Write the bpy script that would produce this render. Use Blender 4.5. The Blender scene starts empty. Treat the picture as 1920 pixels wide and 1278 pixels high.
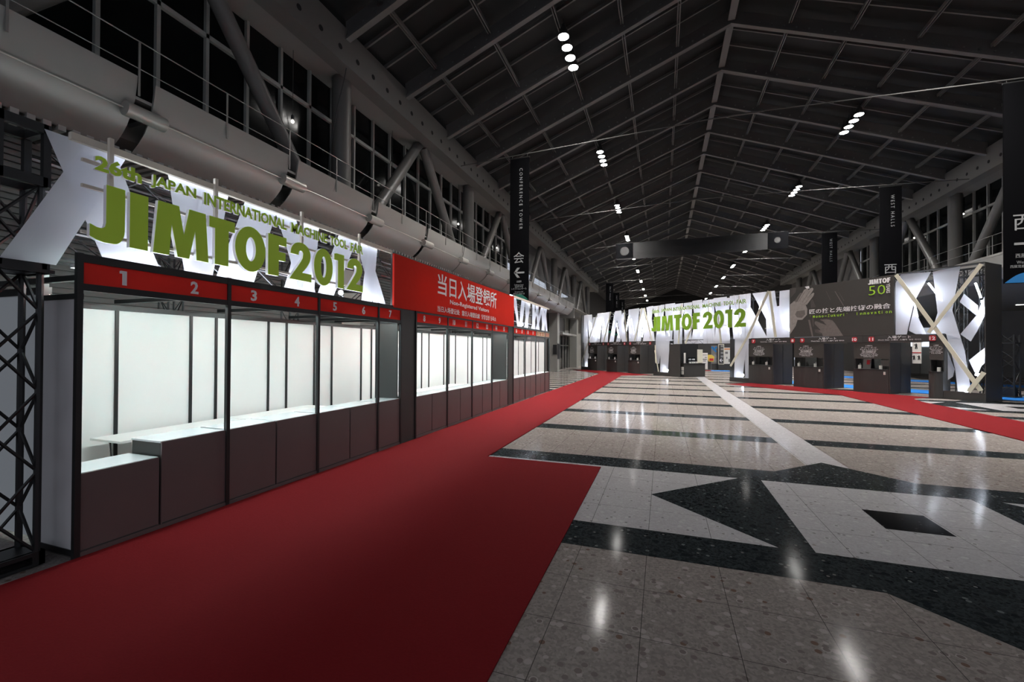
import bpy, bmesh, math, random
from mathutils import Vector, Matrix
rnd = random.Random(7)
SC = bpy.context.scene
COL = SC.collection

# ------------------------------------------------------------------ camera, world, exposure
H = 1.89
cam_d = bpy.data.cameras.new('camera'); cam = bpy.data.objects.new('camera', cam_d); COL.objects.link(cam)
cam_d.sensor_width = 36.0; cam_d.lens = 809.4 / 1920 * 36; cam_d.shift_y = 9.85 / 1920
cam_d.clip_start = 0.05; cam_d.clip_end = 400
_y, _p, _r = -0.3362, 0.0081, 0.0051
_f = Vector((math.sin(_y) * math.cos(_p), math.cos(_y) * math.cos(_p), math.sin(_p)))
_rt = Vector((math.cos(_y), -math.sin(_y), 0)); _up = _rt.cross(_f)
_r2 = _rt * math.cos(_r) + _up * math.sin(_r); _u2 = _up * math.cos(_r) - _rt * math.sin(_r)
cam.matrix_world = Matrix(((_r2.x, _u2.x, -_f.x, 0), (_r2.y, _u2.y, -_f.y, 0), (_r2.z, _u2.z, -_f.z, H), (0, 0, 0, 1)))
SC.camera = cam
w = bpy.data.worlds.new('night'); SC.world = w; w.use_nodes = True
w.node_tree.nodes['Background'].inputs[0].default_value = (0.55, 0.6, 0.7, 1)
w.node_tree.nodes['Background'].inputs[1].default_value = 0.80  # added fill light entering the open rear, lifting camera-facing surfaces
SC.view_settings.view_transform = 'Standard'; SC.view_settings.look = 'None'
SC.view_settings.exposure = 0.0; SC.view_settings.gamma = 1.0
LAMP_W = 2700.0      # radiance of the hall downlights
TUBE_W = 95.0       # radiance of the fluorescent tubes in the booth
BACK_W = 62.0
GATE_W = 46.0      # tubes inside the gate       # radiance of the tubes behind the fabrics
FLOOD_W = 60.0     # radiance of the flood lamps

# ------------------------------------------------------------------ materials
def lin(c):
    c = c / 255.0
    return c / 12.92 if c <= 0.04045 else ((c + 0.055) / 1.055) ** 2.4
MATS = {}
def mat(name, col, rough=0.6, metal=0.0, spec=0.5, noise=0.0, scale=8.0, bump=0.0):
    if name in MATS: return MATS[name]
    m = bpy.data.materials.new(name); m.use_nodes = True; nt = m.node_tree
    b = nt.nodes['Principled BSDF']
    b.inputs['Base Color'].default_value = (*col, 1); b.inputs['Roughness'].default_value = rough
    b.inputs['Metallic'].default_value = metal; b.inputs['Specular IOR Level'].default_value = spec
    if noise or bump:
        tc = nt.nodes.new('ShaderNodeTexCoord'); nz = nt.nodes.new('ShaderNodeTexNoise')
        nz.inputs['Scale'].default_value = scale; nz.inputs['Detail'].default_value = 4
        nt.links.new(tc.outputs['Object'], nz.inputs['Vector'])
        if noise:
            mx = nt.nodes.new('ShaderNodeMix'); mx.data_type = 'RGBA'
            mx.inputs[6].default_value = (*[c * (1 - noise) for c in col], 1)
            mx.inputs[7].default_value = (*[min(1, c * (1 + noise)) for c in col], 1)
            nt.links.new(nz.outputs['Fac'], mx.inputs[0]); nt.links.new(mx.outputs[2], b.inputs['Base Color'])
        if bump:
            bp = nt.nodes.new('ShaderNodeBump'); bp.inputs['Strength'].default_value = bump; bp.inputs['Distance'].default_value = 0.01
            nt.links.new(nz.outputs['Fac'], bp.inputs['Height']); nt.links.new(bp.outputs[0], b.inputs['Normal'])
    MATS[name] = m
    return m
def emit(name, col, strength):
    if name in MATS: return MATS[name]
    m = bpy.data.materials.new(name); m.use_nodes = True; nt = m.node_tree
    b = nt.nodes['Principled BSDF']; b.inputs['Base Color'].default_value = (*col, 1)
    b.inputs['Emission Color'].default_value = (*col, 1); b.inputs['Emission Strength'].default_value = strength
    MATS[name] = m
    return m
def cloth(name, col, clear=0.2, trans=0.55, rough=1.0):
    """thin translucent cloth or acrylic: diffuse + translucent + a sheer share"""
    m = bpy.data.materials.new(name); m.use_nodes = True; nt = m.node_tree; nt.nodes.clear()
    out = nt.nodes.new('ShaderNodeOutputMaterial'); df = nt.nodes.new('ShaderNodeBsdfDiffuse'); tr = nt.nodes.new('ShaderNodeBsdfTranslucent')
    tp = nt.nodes.new('ShaderNodeBsdfTransparent'); m1 = nt.nodes.new('ShaderNodeMixShader'); m2 = nt.nodes.new('ShaderNodeMixShader')
    tc = nt.nodes.new('ShaderNodeTexCoord'); nz = nt.nodes.new('ShaderNodeTexNoise'); nz.inputs['Scale'].default_value = 2.5
    bp = nt.nodes.new('ShaderNodeBump'); bp.inputs['Strength'].default_value = 0.25; bp.inputs['Distance'].default_value = 0.05
    nt.links.new(tc.outputs['Object'], nz.inputs['Vector']); nt.links.new(nz.outputs['Fac'], bp.inputs['Height'])
    for n in (df, tr):
        n.inputs['Color'].default_value = (*col, 1); nt.links.new(bp.outputs[0], n.inputs['Normal'])
    m1.inputs[0].default_value = trans; m2.inputs[0].default_value = clear
    nt.links.new(df.outputs[0], m1.inputs[1]); nt.links.new(tr.outputs[0], m1.inputs[2])
    nt.links.new(m1.outputs[0], m2.inputs[1]); nt.links.new(tp.outputs[0], m2.inputs[2]); nt.links.new(m2.outputs[0], out.inputs[0])
    MATS[name] = m
    return m
def terrazzo(name, base, chips, rough, grout, amt=0.5):
    """polished stone with chips and 0.6 m tile joints"""
    m = bpy.data.materials.new(name); m.use_nodes = True; nt = m.node_tree; N = nt.nodes; Lk = nt.links.new
    N.remove(N['Principled BSDF'])
    b = N.new('ShaderNodeBsdfDiffuse'); gl = N.new('ShaderNodeBsdfGlossy'); gl.inputs['Roughness'].default_value = rough
    frn = N.new('ShaderNodeFresnel'); frn.inputs['IOR'].default_value = 1.42
    fm = N.new('ShaderNodeMath'); fm.operation = 'MULTIPLY'; fm.inputs[1].default_value = 0.32; Lk(frn.outputs[0], fm.inputs[0])
    ms = N.new('ShaderNodeMixShader'); Lk(fm.outputs[0], ms.inputs[0]); Lk(b.outputs[0], ms.inputs[1]); Lk(gl.outputs[0], ms.inputs[2])
    Lk(ms.outputs[0], N['Material Output'].inputs[0])
    tc = N.new('ShaderNodeTexCoord')
    v1 = N.new('ShaderNodeTexVoronoi'); v1.inputs['Scale'].default_value = 55; Lk(tc.outputs['Object'], v1.inputs['Vector'])
    v2 = N.new('ShaderNodeTexVoronoi'); v2.inputs['Scale'].default_value = 15; v2.inputs['Randomness'].default_value = 1.0; Lk(tc.outputs['Object'], v2.inputs['Vector'])
    nz = N.new('ShaderNodeTexNoise'); nz.inputs['Scale'].default_value = 3; nz.inputs['Detail'].default_value = 5; Lk(tc.outputs['Object'], nz.inputs['Vector'])
    s1 = N.new('ShaderNodeSeparateColor'); Lk(v1.outputs['Color'], s1.inputs[0])
    s2 = N.new('ShaderNodeSeparateColor'); Lk(v2.outputs['Color'], s2.inputs[0])
    def mix(f, a, c):
        x = N.new('ShaderNodeMix'); x.data_type = 'RGBA'
        for sock, val in ((0, f), (6, a), (7, c)):
            if hasattr(val, 'is_linked'): Lk(val, x.inputs[sock])
            else: x.inputs[sock].default_value = val if sock == 0 else (*val, 1)
        return x.outputs[2]
    def mth(op, a, c):
        x = N.new('ShaderNodeMath'); x.operation = op
        for i, val in ((0, a), (1, c)):
            if hasattr(val, 'is_linked'): Lk(val, x.inputs[i])
            else: x.inputs[i].default_value = val
        return x.outputs[0]
    c = mix(s1.outputs[0], tuple(k * (1 - amt * 0.5) for k in base), tuple(k * (1 + amt * 0.35) for k in base))
    c = mix(mth('MULTIPLY', nz.outputs['Fac'], 0.35), c, tuple(k * 0.7 for k in base))
    for i, (thr, cc, d) in enumerate(chips):
        hit = mth('MULTIPLY', mth('GREATER_THAN', s2.outputs[i], thr), mth('LESS_THAN', v2.outputs['Distance'], d))
        c = mix(hit, c, cc)
    sp = N.new('ShaderNodeSeparateXYZ'); Lk(tc.outputs['Object'], sp.inputs[0])
    def joint(ax, off, wd):
        fr = mth('FRACT', mth('DIVIDE', mth('ADD', sp.outputs[ax], off), 0.601), 0)
        return mth('LESS_THAN', mth('ABSOLUTE', mth('SUBTRACT', fr, 0.5), 0), wd)
    j = mth('MAXIMUM', joint(0, 100 * 0.601 + 0.137 + 0.3005, 0.0042), joint(1, 100 * 0.601 - 4.18 + 0.3005, 0.0042))
    c = mix(mth('MULTIPLY', j, grout), c, (0.03, 0.027, 0.025))
    Lk(c, b.inputs['Color'])
    MATS[name] = m
    return m

m_beige = terrazzo('beige terrazzo', (0.215, 0.189, 0.175), [(0.93, (0.12, 0.08, 0.062), 0.33), (0.82, (0.27, 0.245, 0.23), 0.42), (0.90, (0.135, 0.115, 0.105), 0.3)], 0.11, 0.85)
m_white = terrazzo('pale stone', (0.33, 0.317, 0.327), [(0.93, (0.2, 0.18, 0.17), 0.25), (0.85, (0.36, 0.35, 0.35), 0.4), (0.95, (0.16, 0.15, 0.15), 0.22)], 0.11, 0.8, 0.25)
m_dark = terrazzo('dark green stone', (0.022, 0.026, 0.028), [(0.86, (0.09, 0.10, 0.10), 0.28), (0.8, (0.010, 0.012, 0.014), 0.5), (0.95, (0.11, 0.11, 0.105), 0.2)], 0.11, 0.6, 1.2)
m_black = terrazzo('black stone', (0.006, 0.006, 0.007), [(0.9, (0.03, 0.03, 0.03), 0.2), (0.9, (0.02, 0.02, 0.02), 0.2), (0.95, (0.06, 0.06, 0.06), 0.15)], 0.11, 0.2, 1.0)
m_carpet = mat('red needle felt carpet', (0.125, 0.0055, 0.0075), 0.95, 0, 0.09, 0.12, 60, 0.3)
m_blue = mat('blue carpet', (0.01, 0.13, 0.42), 0.95, 0, 0.2)
m_brown = mat('dark brown panel', (0.115, 0.082, 0.08), 0.42, 0, 0.5, 0.1, 3)
m_char = mat('charcoal panel', (0.040, 0.038, 0.036), 0.5, 0, 0.4, 0.1, 2)
m_blk = mat('black metal', (0.022, 0.022, 0.022), 0.4, 0.3, 0.5)
m_blkrough = mat('black print', (0.008, 0.008, 0.009), 0.55)
m_whiteb = mat('white laminate board', (0.80, 0.82, 0.80), 0.45, 0, 0.4, 0.02, 2)
m_top = mat('white counter top', (0.78, 0.81, 0.82), 0.12, 0, 0.5)
m_redac = cloth('red acrylic', (0.74, 0.045, 0.034), 0.0, 0.05)
m_redflag = cloth('red banner cloth', (0.62, 0.042, 0.03), 0.0, 0.22)
m_num = mat('white lettering', (0.82, 0.80, 0.80), 0.6)
m_fab = cloth('sheer white fabric', (0.88, 0.88, 0.94), 0.24, 0.55)
m_green = mat('green letter face', (0.56, 0.84, 0.07), 0.6, 0, .3)  # letter green brightened to make up for weak light on the booth sign
m_green_dim = mat('dimmed green letter face', (0.20, 0.37, 0.025), 0.6, 0, .3)  # letter green darkened to offset the stronger light at the gate
m_lime = mat('lime lettering', (0.35, 0.62, 0.03), 0.5)
m_lwhite = mat('white foam letter body', (0.85, 0.84, 0.84), 0.7)
m_wood = mat('pale wood batten', (0.66, 0.60, 0.50), 0.7, 0, 0.3, 0.12, 12)
m_cream = mat('cream board', (0.60, 0.57, 0.45), 0.6)
m_steel = mat('grey painted steel', (0.115, 0.11, 0.102), 0.42, 0, 0.5, 0.06, 1.5)
m_panel = mat('grey satin metal panel', (0.25, 0.24, 0.222), 0.36, 0.12, 0.5, 0.05, 1.2)
m_rail = mat('pale steel rod', (0.22, 0.21, 0.195), 0.4, 0.3)
m_rod = mat('bright rod', (0.5, 0.48, 0.44), 0.35, 0.3)
m_roller = mat('brushed grey cylinder', (0.36, 0.345, 0.31), 0.35, 0.3)
m_mull = mat('pale mullion', (0.30, 0.30, 0.28), 0.5)
m_wall = mat('grey wall', (0.13, 0.125, 0.12), 0.7, 0, 0.4, 0.06, 0.8)
m_wallp = mat('pale grey wall', (0.22, 0.215, 0.20), 0.65, 0, 0.4, 0.05, 0.8)
m_deck = mat('dark roof deck', (0.022, 0.023, 0.023), 0.7, 0, 0.2, 0.25, 0.7)
m_raft = mat('grey rafter', (0.115, 0.11, 0.106), 0.5, 0, 0.4)
m_bolt = mat('bolt head', (0.22, 0.22, 0.22), 0.3, 0.5)
m_glass = mat('dark night glass', (0.006, 0.007, 0.007), 0.10, 0, 0.12)
m_hole = mat('black recess', (0.004, 0.004, 0.004), 0.8)
m_sofit = mat('ribbed soffit', (0.30, 0.29, 0.27), 0.6)
m_chrome = mat('chrome tube', (0.6, 0.6, 0.6), 0.15, 1.0)
m_flagblk = mat('black banner cloth', (0.0035, 0.0035, 0.004), 1.0, 0, 0.0)
m_flagtxt = mat('grey banner print', (0.22, 0.22, 0.22), 0.8)
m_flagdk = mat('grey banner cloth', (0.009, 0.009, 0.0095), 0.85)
m_teal = mat('teal print', (0.006, 0.11, 0.075), 0.7)
m_bluep = mat('blue print', (0.008, 0.14, 0.36), 0.7)
m_board = mat('dark printed board', (0.040, 0.036, 0.032), 0.55)
m_skin1 = mat('grey printed hand', (0.30, 0.27, 0.25), 0.6, 0, 0.3, 0.25, 9)
m_skin2 = mat('dim printed hand', (0.15, 0.13, 0.12), 0.6, 0, 0.3, 0.25, 9)
m_skin3 = mat('dark print tone', (0.075, 0.066, 0.06), 0.6)
m_paper = mat('white paper', (0.62, 0.60, 0.55), 0.7)
m_greyp = mat('grey print', (0.16, 0.15, 0.14), 0.7)
m_redp = mat('red numeral plate', (0.45, 0.012, 0.02), 0.5)
m_screen = mat('dark screen', (0.01, 0.011, 0.013), 0.15)
m_orange = mat('orange print', (0.55, 0.2, 0.06), 0.7)
m_yel = mat('yellow print', (0.6, 0.42, 0.06), 0.7)
m_lampb = mat('lamp housing', (0.05, 0.05, 0.05), 0.4, 0.4)
e_lamp = emit('downlight lens', (1.0, 0.97, 0.93), LAMP_W)
def _beam(m, base, top, power):
    # reflector lamp: strongest straight down, weaker sideways
    nt = m.node_tree; g = nt.nodes.new('ShaderNodeNewGeometry'); d = nt.nodes.new('ShaderNodeVectorMath'); d.operation = 'DOT_PRODUCT'
    nt.links.new(g.outputs['Incoming'], d.inputs[0]); nt.links.new(g.outputs['Normal'], d.inputs[1])
    p = nt.nodes.new('ShaderNodeMath'); p.operation = 'POWER'; nt.links.new(d.outputs['Value'], p.inputs[0]); p.inputs[1].default_value = power
    q = nt.nodes.new('ShaderNodeMath'); q.operation = 'MULTIPLY_ADD'; nt.links.new(p.outputs[0], q.inputs[0]); q.inputs[1].default_value = top; q.inputs[2].default_value = base
    nt.links.new(q.outputs[0], nt.nodes['Principled BSDF'].inputs['Emission Strength'])
_beam(e_lamp, LAMP_W * .006, LAMP_W * .994, 4.2)
e_off = mat('unlit lens', (.3, .3, .3), .3)
e_tube = emit('fluorescent tube', (0.78, 1.0, 0.97), TUBE_W)
e_back = emit('cool fluorescent tube', (0.80, 0.88, 1.0), BACK_W)
e_gate = emit('gate fluorescent tube', (0.80, 0.88, 1.0), GATE_W)
e_back2 = emit('dim fluorescent tube', (0.80, 0.88, 1.0), BACK_W * .32)
e_flood = emit('flood lens', (0.80, 0.88, 1.0), FLOOD_W)
e_glint = emit('glint bulb', (1.0, 0.95, 0.85), 5)
e_corr = emit('lit sign panel', (0.05, 0.55, 0.5), 0.7)
e_corrw = emit('lit ceiling panel', (0.85, 0.92, 1.0), 1.2)

# ------------------------------------------------------------------ mesh helpers
def world_loc(o):
    v = Vector(o.location)
    while o.parent is not None:
        o = o.parent; v += Vector(o.location)
    return v
class MB:
    def __init__(s): s.v = []; s.f = []; s.m = []; s.k = 0
    def add(s, vs, fs):
        b = len(s.v); s.v += [tuple(v) for v in vs]
        for f in fs: s.f.append([b + i for i in f]); s.m.append(s.k)
        return s
    def mi(s, k): s.k = k; return s
    def box(s, x0, x1, y0, y1, z0, z1):
        return s.add([(x0, y0, z0), (x1, y0, z0), (x1, y1, z0), (x0, y1, z0), (x0, y0, z1), (x1, y0, z1), (x1, y1, z1), (x0, y1, z1)],
                     [(0, 3, 2, 1), (4, 5, 6, 7), (0, 1, 5, 4), (1, 2, 6, 5), (2, 3, 7, 6), (3, 0, 4, 7)])
    def obox(s, o, a, b, c):
        o, a, b, c = map(Vector, (o, a, b, c))
        vs = [o, o + a, o + a + b, o + b, o + c, o + a + c, o + a + b + c, o + b + c]
        return s.add(vs, [(0, 3, 2, 1), (4, 5, 6, 7), (0, 1, 5, 4), (1, 2, 6, 5), (2, 3, 7, 6), (3, 0, 4, 7)])
    def bar(s, p, q, wd, ht, up=(0, 0, 1)):
        p, q = Vector(p), Vector(q); d = (q - p)
        up = Vector(up); e1 = d.cross(up)
        if e1.length < 1e-6: e1 = d.cross(Vector((1, 0, 0)))
        e1.normalize(); e2 = e1.cross(d).normalized()
        return s.obox(p - e1 * wd / 2 - e2 * ht / 2, d, e1 * wd, e2 * ht)
    def tube(s, p, q, r, n=8, r2=None, cap=True):
        p, q = Vector(p), Vector(q); d = (q - p).normalized(); r2 = r if r2 is None else r2
        e1 = d.orthogonal().normalized(); e2 = d.cross(e1)
        vs = []
        for c, rr in ((p, r), (q, r2)):
            for i in range(n):
                t = 2 * math.pi * i / n; vs.append(c + (e1 * math.cos(t) + e2 * math.sin(t)) * rr)
        fs = [(i, (i + 1) % n, n + (i + 1) % n, n + i) for i in range(n)]
        if cap: fs += [tuple(range(n - 1, -1, -1)), tuple(range(n, 2 * n))]
        return s.add(vs, fs)
    def path(s, pts, r, n=6):
        for a, b in zip(pts[:-1], pts[1:]): s.tube(a, b, r, n)
        return s
    def quad(s, a, b, c, d): return s.add([a, b, c, d], [(0, 1, 2, 3)])
    def poly(s, pts): return s.add(pts, [tuple(range(len(pts)))])
    def prism(s, pts, off):
        off = Vector(off); n = len(pts); a = [Vector(p) for p in pts]
        return s.add(a + [p + off for p in a], [tuple(range(n - 1, -1, -1)), tuple(range(n, 2 * n))] + [(i, (i + 1) % n, n + (i + 1) % n, n + i) for i in range(n)])
    def loft(s, prof, y0, y1, th=None, ax=1):
        """profile of (x,z) points swept along y"""
        n = len(prof); vs = [(x, y0, z) for x, z in prof] + [(x, y1, z) for x, z in prof]
        return s.add(vs, [(i, i + 1, n + i + 1, n + i) for i in range(n - 1)])
    def sphere(s, c, r, n=10, m=6):
        c = Vector(c); vs = []; fs = []
        for j in range(m + 1):
            t = math.pi * j / m
            for i in range(n):
                a = 2 * math.pi * i / n; vs.append(c + Vector((math.sin(t) * math.cos(a), math.sin(t) * math.sin(a), math.cos(t))) * r)
        for j in range(m):
            for i in range(n): fs.append((j * n + i, (j + 1) * n + i, (j + 1) * n + (i + 1) % n, j * n + (i + 1) % n))
        return s.add(vs, fs)
    def mesh(s, me):
        """append another mesh's faces"""
        return s.add([tuple(v.co) for v in me.vertices], [tuple(p.vertices) for p in me.polygons])
    def build(s, name, m, parent=None, smooth=False, flip=True):
        me = bpy.data.meshes.new(name)
        vs = s.v
        if parent is not None:
            off = world_loc(parent); org = Vector((0, 0, 0))
        else:
            xs = [v[0] for v in vs]; ys = [v[1] for v in vs]; zs = [v[2] for v in vs]
            off = Vector(((min(xs) + max(xs)) / 2, (min(ys) + max(ys)) / 2, min(zs))); org = off
        me.from_pydata([(v[0] - off.x, v[1] - off.y, v[2] - off.z) for v in vs], [], s.f)
        for mm in (m if isinstance(m, (list, tuple)) else [m]): me.materials.append(mm)
        for p, k in zip(me.polygons, s.m): p.material_index = k; p.use_smooth = smooth
        if flip:
            bm = bmesh.new(); bm.from_mesh(me); bmesh.ops.recalc_face_normals(bm, faces=bm.faces); bm.to_mesh(me); bm.free()
        if smooth:
            try: me.set_sharp_from_angle(angle=math.radians(40))
            except Exception: pass
        o = bpy.data.objects.new(name, me); COL.objects.link(o); o.location = org
        if parent is not None: o.parent = parent
        return o
def tag(o, label, cat, group=None, kind=None):
    o['label'] = label; o['category'] = cat
    if group: o['group'] = group
    if kind: o['kind'] = kind
    return o
def thing(name, loc, label, cat, group=None, kind=None):
    o = bpy.data.objects.new(name, None); COL.objects.link(o); o.location = loc; o.empty_display_size = 0.1
    return tag(o, label, cat, group, kind)
def dup(root, loc, label, group=None):
    r = root.copy(); COL.objects.link(r); r.location = loc; r['label'] = label
    if group: r['group'] = group
    for ch in list(root.children):
        c = ch.copy(); COL.objects.link(c); c.parent = r
        for g in ch.children:
            d = g.copy(); COL.objects.link(d); d.parent = c
    return r
ORD = 'first second third fourth fifth sixth seventh eighth ninth tenth eleventh twelfth thirteenth fourteenth fifteenth sixteenth seventeenth eighteenth nineteenth twentieth'.split()
ORD += ['twenty-' + k for k in ORD[:9]] + ['thirtieth']

# text: Blender's own font, turned into a mesh and fitted into a rectangle
_tc = {}
def text_data(body, bold=0.0, depth=0.1, res=2):
    key = (body, bold, depth)
    if key in _tc: return _tc[key]
    c = bpy.data.curves.new('lettering', 'FONT'); c.body = body; c.offset = bold; c.extrude = depth / 2; c.resolution_u = res
    o = bpy.data.objects.new('lettering', c); me = bpy.data.meshes.new_from_object(o)
    vs = [tuple(v.co) for v in me.vertices]; fs = [tuple(p.vertices) for p in me.polygons]
    bpy.data.objects.remove(o); bpy.data.curves.remove(c); bpy.data.meshes.remove(me)
    x0 = min(v[0] for v in vs); x1 = max(v[0] for v in vs); y0 = min(v[1] for v in vs); y1 = max(v[1] for v in vs)
    r = ([((v[0] - x0) / (x1 - x0), (v[1] - y0) / (y1 - y0), v[2] / depth) for v in vs], fs, (x1 - x0) / (y1 - y0))
    _tc[key] = r
    return r
def put_text(mb, body, o, u, v, n, wd, ht, th=0.004, bold=0.0):
    """o = lower left corner, u / v = directions of reading and up, n = towards the reader"""
    vs, fs, asp = text_data(body, bold)
    o, u, v, n = map(Vector, (o, u, v, n))
    if wd is None: wd = asp * ht
    return mb.add([o + u * (a * wd) + v * (b * ht) + n * ((c + 0.5) * th) for a, b, c in vs], fs)
def put_shape(mb, loops, o, u, v, n, wd, ht, th):
    """filled outline(s) in the unit square, extruded"""
    key = ('shape', id(loops))
    if key not in _tc:
        c = bpy.data.curves.new('outline', 'CURVE'); c.dimensions = '2D'; c.fill_mode = 'BOTH'; c.extrude = 0.5
        for lp in loops:
            sp = c.splines.new('POLY'); sp.points.add(len(lp) - 1); sp.use_cyclic_u = True
            for p, q in zip(sp.points, lp): p.co = (q[0], q[1], 0, 1)
        ob = bpy.data.objects.new('outline', c); me = bpy.data.meshes.new_from_object(ob)
        _tc[key] = ([tuple(x.co) for x in me.vertices], [tuple(p.vertices) for p in me.polygons])
        bpy.data.objects.remove(ob); bpy.data.curves.remove(c); bpy.data.meshes.remove(me)
    vs, fs = _tc[key]
    o, u, v, n = map(Vector, (o, u, v, n))
    return mb.add([o + u * (a * wd) + v * (b * ht) + n * ((c + 0.5) * th) for a, b, c in vs], fs)
def arc(cx, cy, rx, ry, a0, a1, n=14):
    return [(cx + rx * math.cos(math.radians(a0 + (a1 - a0) * i / n)), cy + ry * math.sin(math.radians(a0 + (a1 - a0) * i / n))) for i in range(n + 1)]
GL = {
 'J': [[(.45, 1), (1, 1), (1, .27)] + arc(.68, .27, .32, .265, 0, -90, 8)[1:] + [(.4, 0), (.2, .02), (0, .07), (0, .275), (.2, .235), (.33, .235), (.42, .27), (.45, .34)]],
 'I': [[(0, 0), (1, 0), (1, 1), (0, 1)]],
 'M': [[(0, 0), (.075, 1), (.43, 1), (.525, .45), (.62, 1), (.935, 1), (1, 0), (.765, 0), (.735, .6), (.625, 0), (.415, 0), (.305, .62), (.27, 0)]],
 'T': [[(0, 1), (1, 1), (1, .77), (.75, .77), (.75, 0), (.22, 0), (.22, .77), (0, .77)]],
 'O': [arc(.5, .5, .5, .52, 0, 360, 32)[:-1], arc(.505, .5, .165, .28, 360, 0, 24)[:-1]],
 'F': [[(0, 0), (0, 1), (1, 1), (1, .78), (.57, .78), (.57, .61), (.95, .61), (.95, .40), (.57, .40), (.57, 0)]],
 '2': [[(0, 0), (1, 0), (1, .21), (.56, .21), (.76, .37), (.90, .52)] + arc(.5, .69, .46, .31, -15, 172, 18) + [(.035, .66), (.40, .66)] + arc(.5, .69, .11, .10, 190, 20, 8) + [(.58, .60), (.50, .50), (.3, .3), (.02, .03)]],
 '0': [arc(.5, .5, .5, .52, 0, 360, 32)[:-1], arc(.5, .5, .145, .30, 360, 0, 24)[:-1]],
 '1': [[(0, .97), (0, .80), (.38, .80), (.38, 0), (1, 0), (1, 1.0), (.2, 1.0)]],
}
GL['2b'] = GL['2']

# gate frame: u runs along the gate from its right-hand end, w towards the camera
GR = Vector((11.486, 21.348, 0)); GD = Vector((-0.670, 0.742, 0)).normalized(); GN = Vector((-GD.y, GD.x, 0))
if GN.dot(-GR) < 0: GN = -GN
def G(u, w, z): return GR + GD * u + GN * w + Vector((0, 0, z))
UZ = Vector((0, 0, 1))
def gbox(mb, u0, u1, w0, w1, z0, z1): return mb.obox(G(u0, w0, z0), GD * (u1 - u0), GN * (w1 - w0), UZ * (z1 - z0))

# lattice truss between p and q; square section size s, e1/e2 section axes
def truss(root, p, q, e1, e2, s, r=0.025, rb=0.012, step=None, m=None, n=8):
    m = m or m_blk; p, q, e1, e2 = map(Vector, (p, q, e1, e2)); d = q - p; L = d.length; step = step or s * 1.25; k = max(1, round(L / step))
    cs = [(0, 0), (1, 0), (1, 1), (0, 1)]
    off = [e1 * (a - .5) * s + e2 * (b - .5) * s for a, b in cs]
    for o in off: MB().tube(p + o, q + o, r, n).build('chord', m, root, True)
    br = MB()
    for f in range(4):
        a, b = off[f], off[(f + 1) % 4]
        for i in range(k):
            t0, t1 = i / k, (i + 1) / k
            s0, s1 = (a, b) if (i + f) % 2 == 0 else (b, a)
            br.tube(p + d * t0 + s0, p + d * t1 + s1, rb, 5)
    br.build('bracing', m, root)

# ================================================================== THE SETTING
# ------------------------------------------------------------------ floor with its stone pattern
fl = MB()
def fpoly(pts, lvl, k): fl.mi(k).poly([(x, y, lvl * 0.0004) for x, y in pts])
def frect(x0, x1, y0, y1, lvl, k): fpoly([(x0, y0), (x1, y0), (x1, y1), (x0, y1)], lvl, k)
frect(-14, 60, -60, 112, 0, 0)
for i in range(-2, 20):                                   # dark cross bands every 3 m
    frect(-4.95, 60, 4.18 + 3 * i, 4.78 + 3 * i, 1, 2)
for i in range(0, 34): frect(-8.9, -4.95, 4.2 + 1.2 * i, 4.8 + 1.2 * i, 1, 2)
frect(2.24, 2.84, 8.4, 60, 2, 1)
def motif(cx, cy, x0, x1):
    frect(x0, x1, cy - 1.2, cy + 1.2, 2, 1)               # pale band
    frect(x0, x1, cy + 1.2, cy + 1.8, 2, 2); frect(x0, x1, cy - 1.8, cy - 1.2, 2, 2)
    fpoly([(cx - 2.69, cy), (cx, cy - 2.69), (cx + 2.69, cy), (cx, cy + 2.69)], 3, 2)
    frect(cx - 1.185, cx + 1.185, cy - 1.2, cy + 1.2, 4, 1)
    frect(cx - .295, cx + .295, cy - .30, cy + .30, 5, 3)
motif(2.545, 5.98, -4.95, 8.2)
motif(11.55, 19.6, 9.0, 14.2)
floor = fl.build('floor', [m_beige, m_white, m_dark, m_black], flip=False)
# object origin at the world origin so the joints line up with the pattern
_o = Vector(floor.location); floor.data.transform(Matrix.Translation(_o)); floor.location = (0, 0, 0)
tag(floor, 'polished terrazzo hall floor with dark cross bands and a diamond inlay', 'floor', kind='structure')

def carpet(name, pts, label, m, z=0.012):
    o = MB().prism([(x, y, 0.0035) for x, y in pts], (0, 0, z)).build(name, m)
    return tag(o, label, 'carpet')
def gp(u, w): p = G(u, w, 0); return (p.x, p.y)
carpet('carpet_runner', [(-4.96, -7), (-0.937, -7), (-0.937, 7.05), (-2.91, 7.05), (-2.91, 33.2), gp(18.25, 1.6), gp(18.25, .02), gp(27.4, .02), gp(27.4, 1.6), (-4.8, 35.2)], 'long red carpet running past the counter booths to the far gates', m_carpet)
carpet('carpet_runner', [(7.24, -7), (9.2, -7), (9.2, 20.45), gp(1.6, 1.25), gp(1.6, .02), gp(9.75, .02), gp(9.75, 2.15), (7.24, 22.3)], 'red carpet bending along the right-hand gates', m_carpet)
carpet('blue_carpet', [gp(-4, -1.9), gp(10.2, -1.9), gp(10.2, -4.1), gp(-4, -4.1)], 'wide blue carpet strip just behind the right-hand gate openings', m_blue)
carpet('blue_carpet', [gp(-12, -11.2), gp(13.5, -11.2), gp(13.5, -13.4), gp(-12, -13.4)], 'second blue carpet strip further behind the gates', m_blue)
carpet('red_carpet_strip', [(1.2, 44.2), (4.3, 44.2), (4.3, 45.6), (1.2, 45.6)], 'thin red carpet strip before the poster wall', m_carpet)
carpet('blue_carpet_strip', [(4.31, 44.2), (8.5, 44.2), (8.5, 45.6), (4.31, 45.6)], 'thin blue carpet strip before the poster wall', m_blue)

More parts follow.
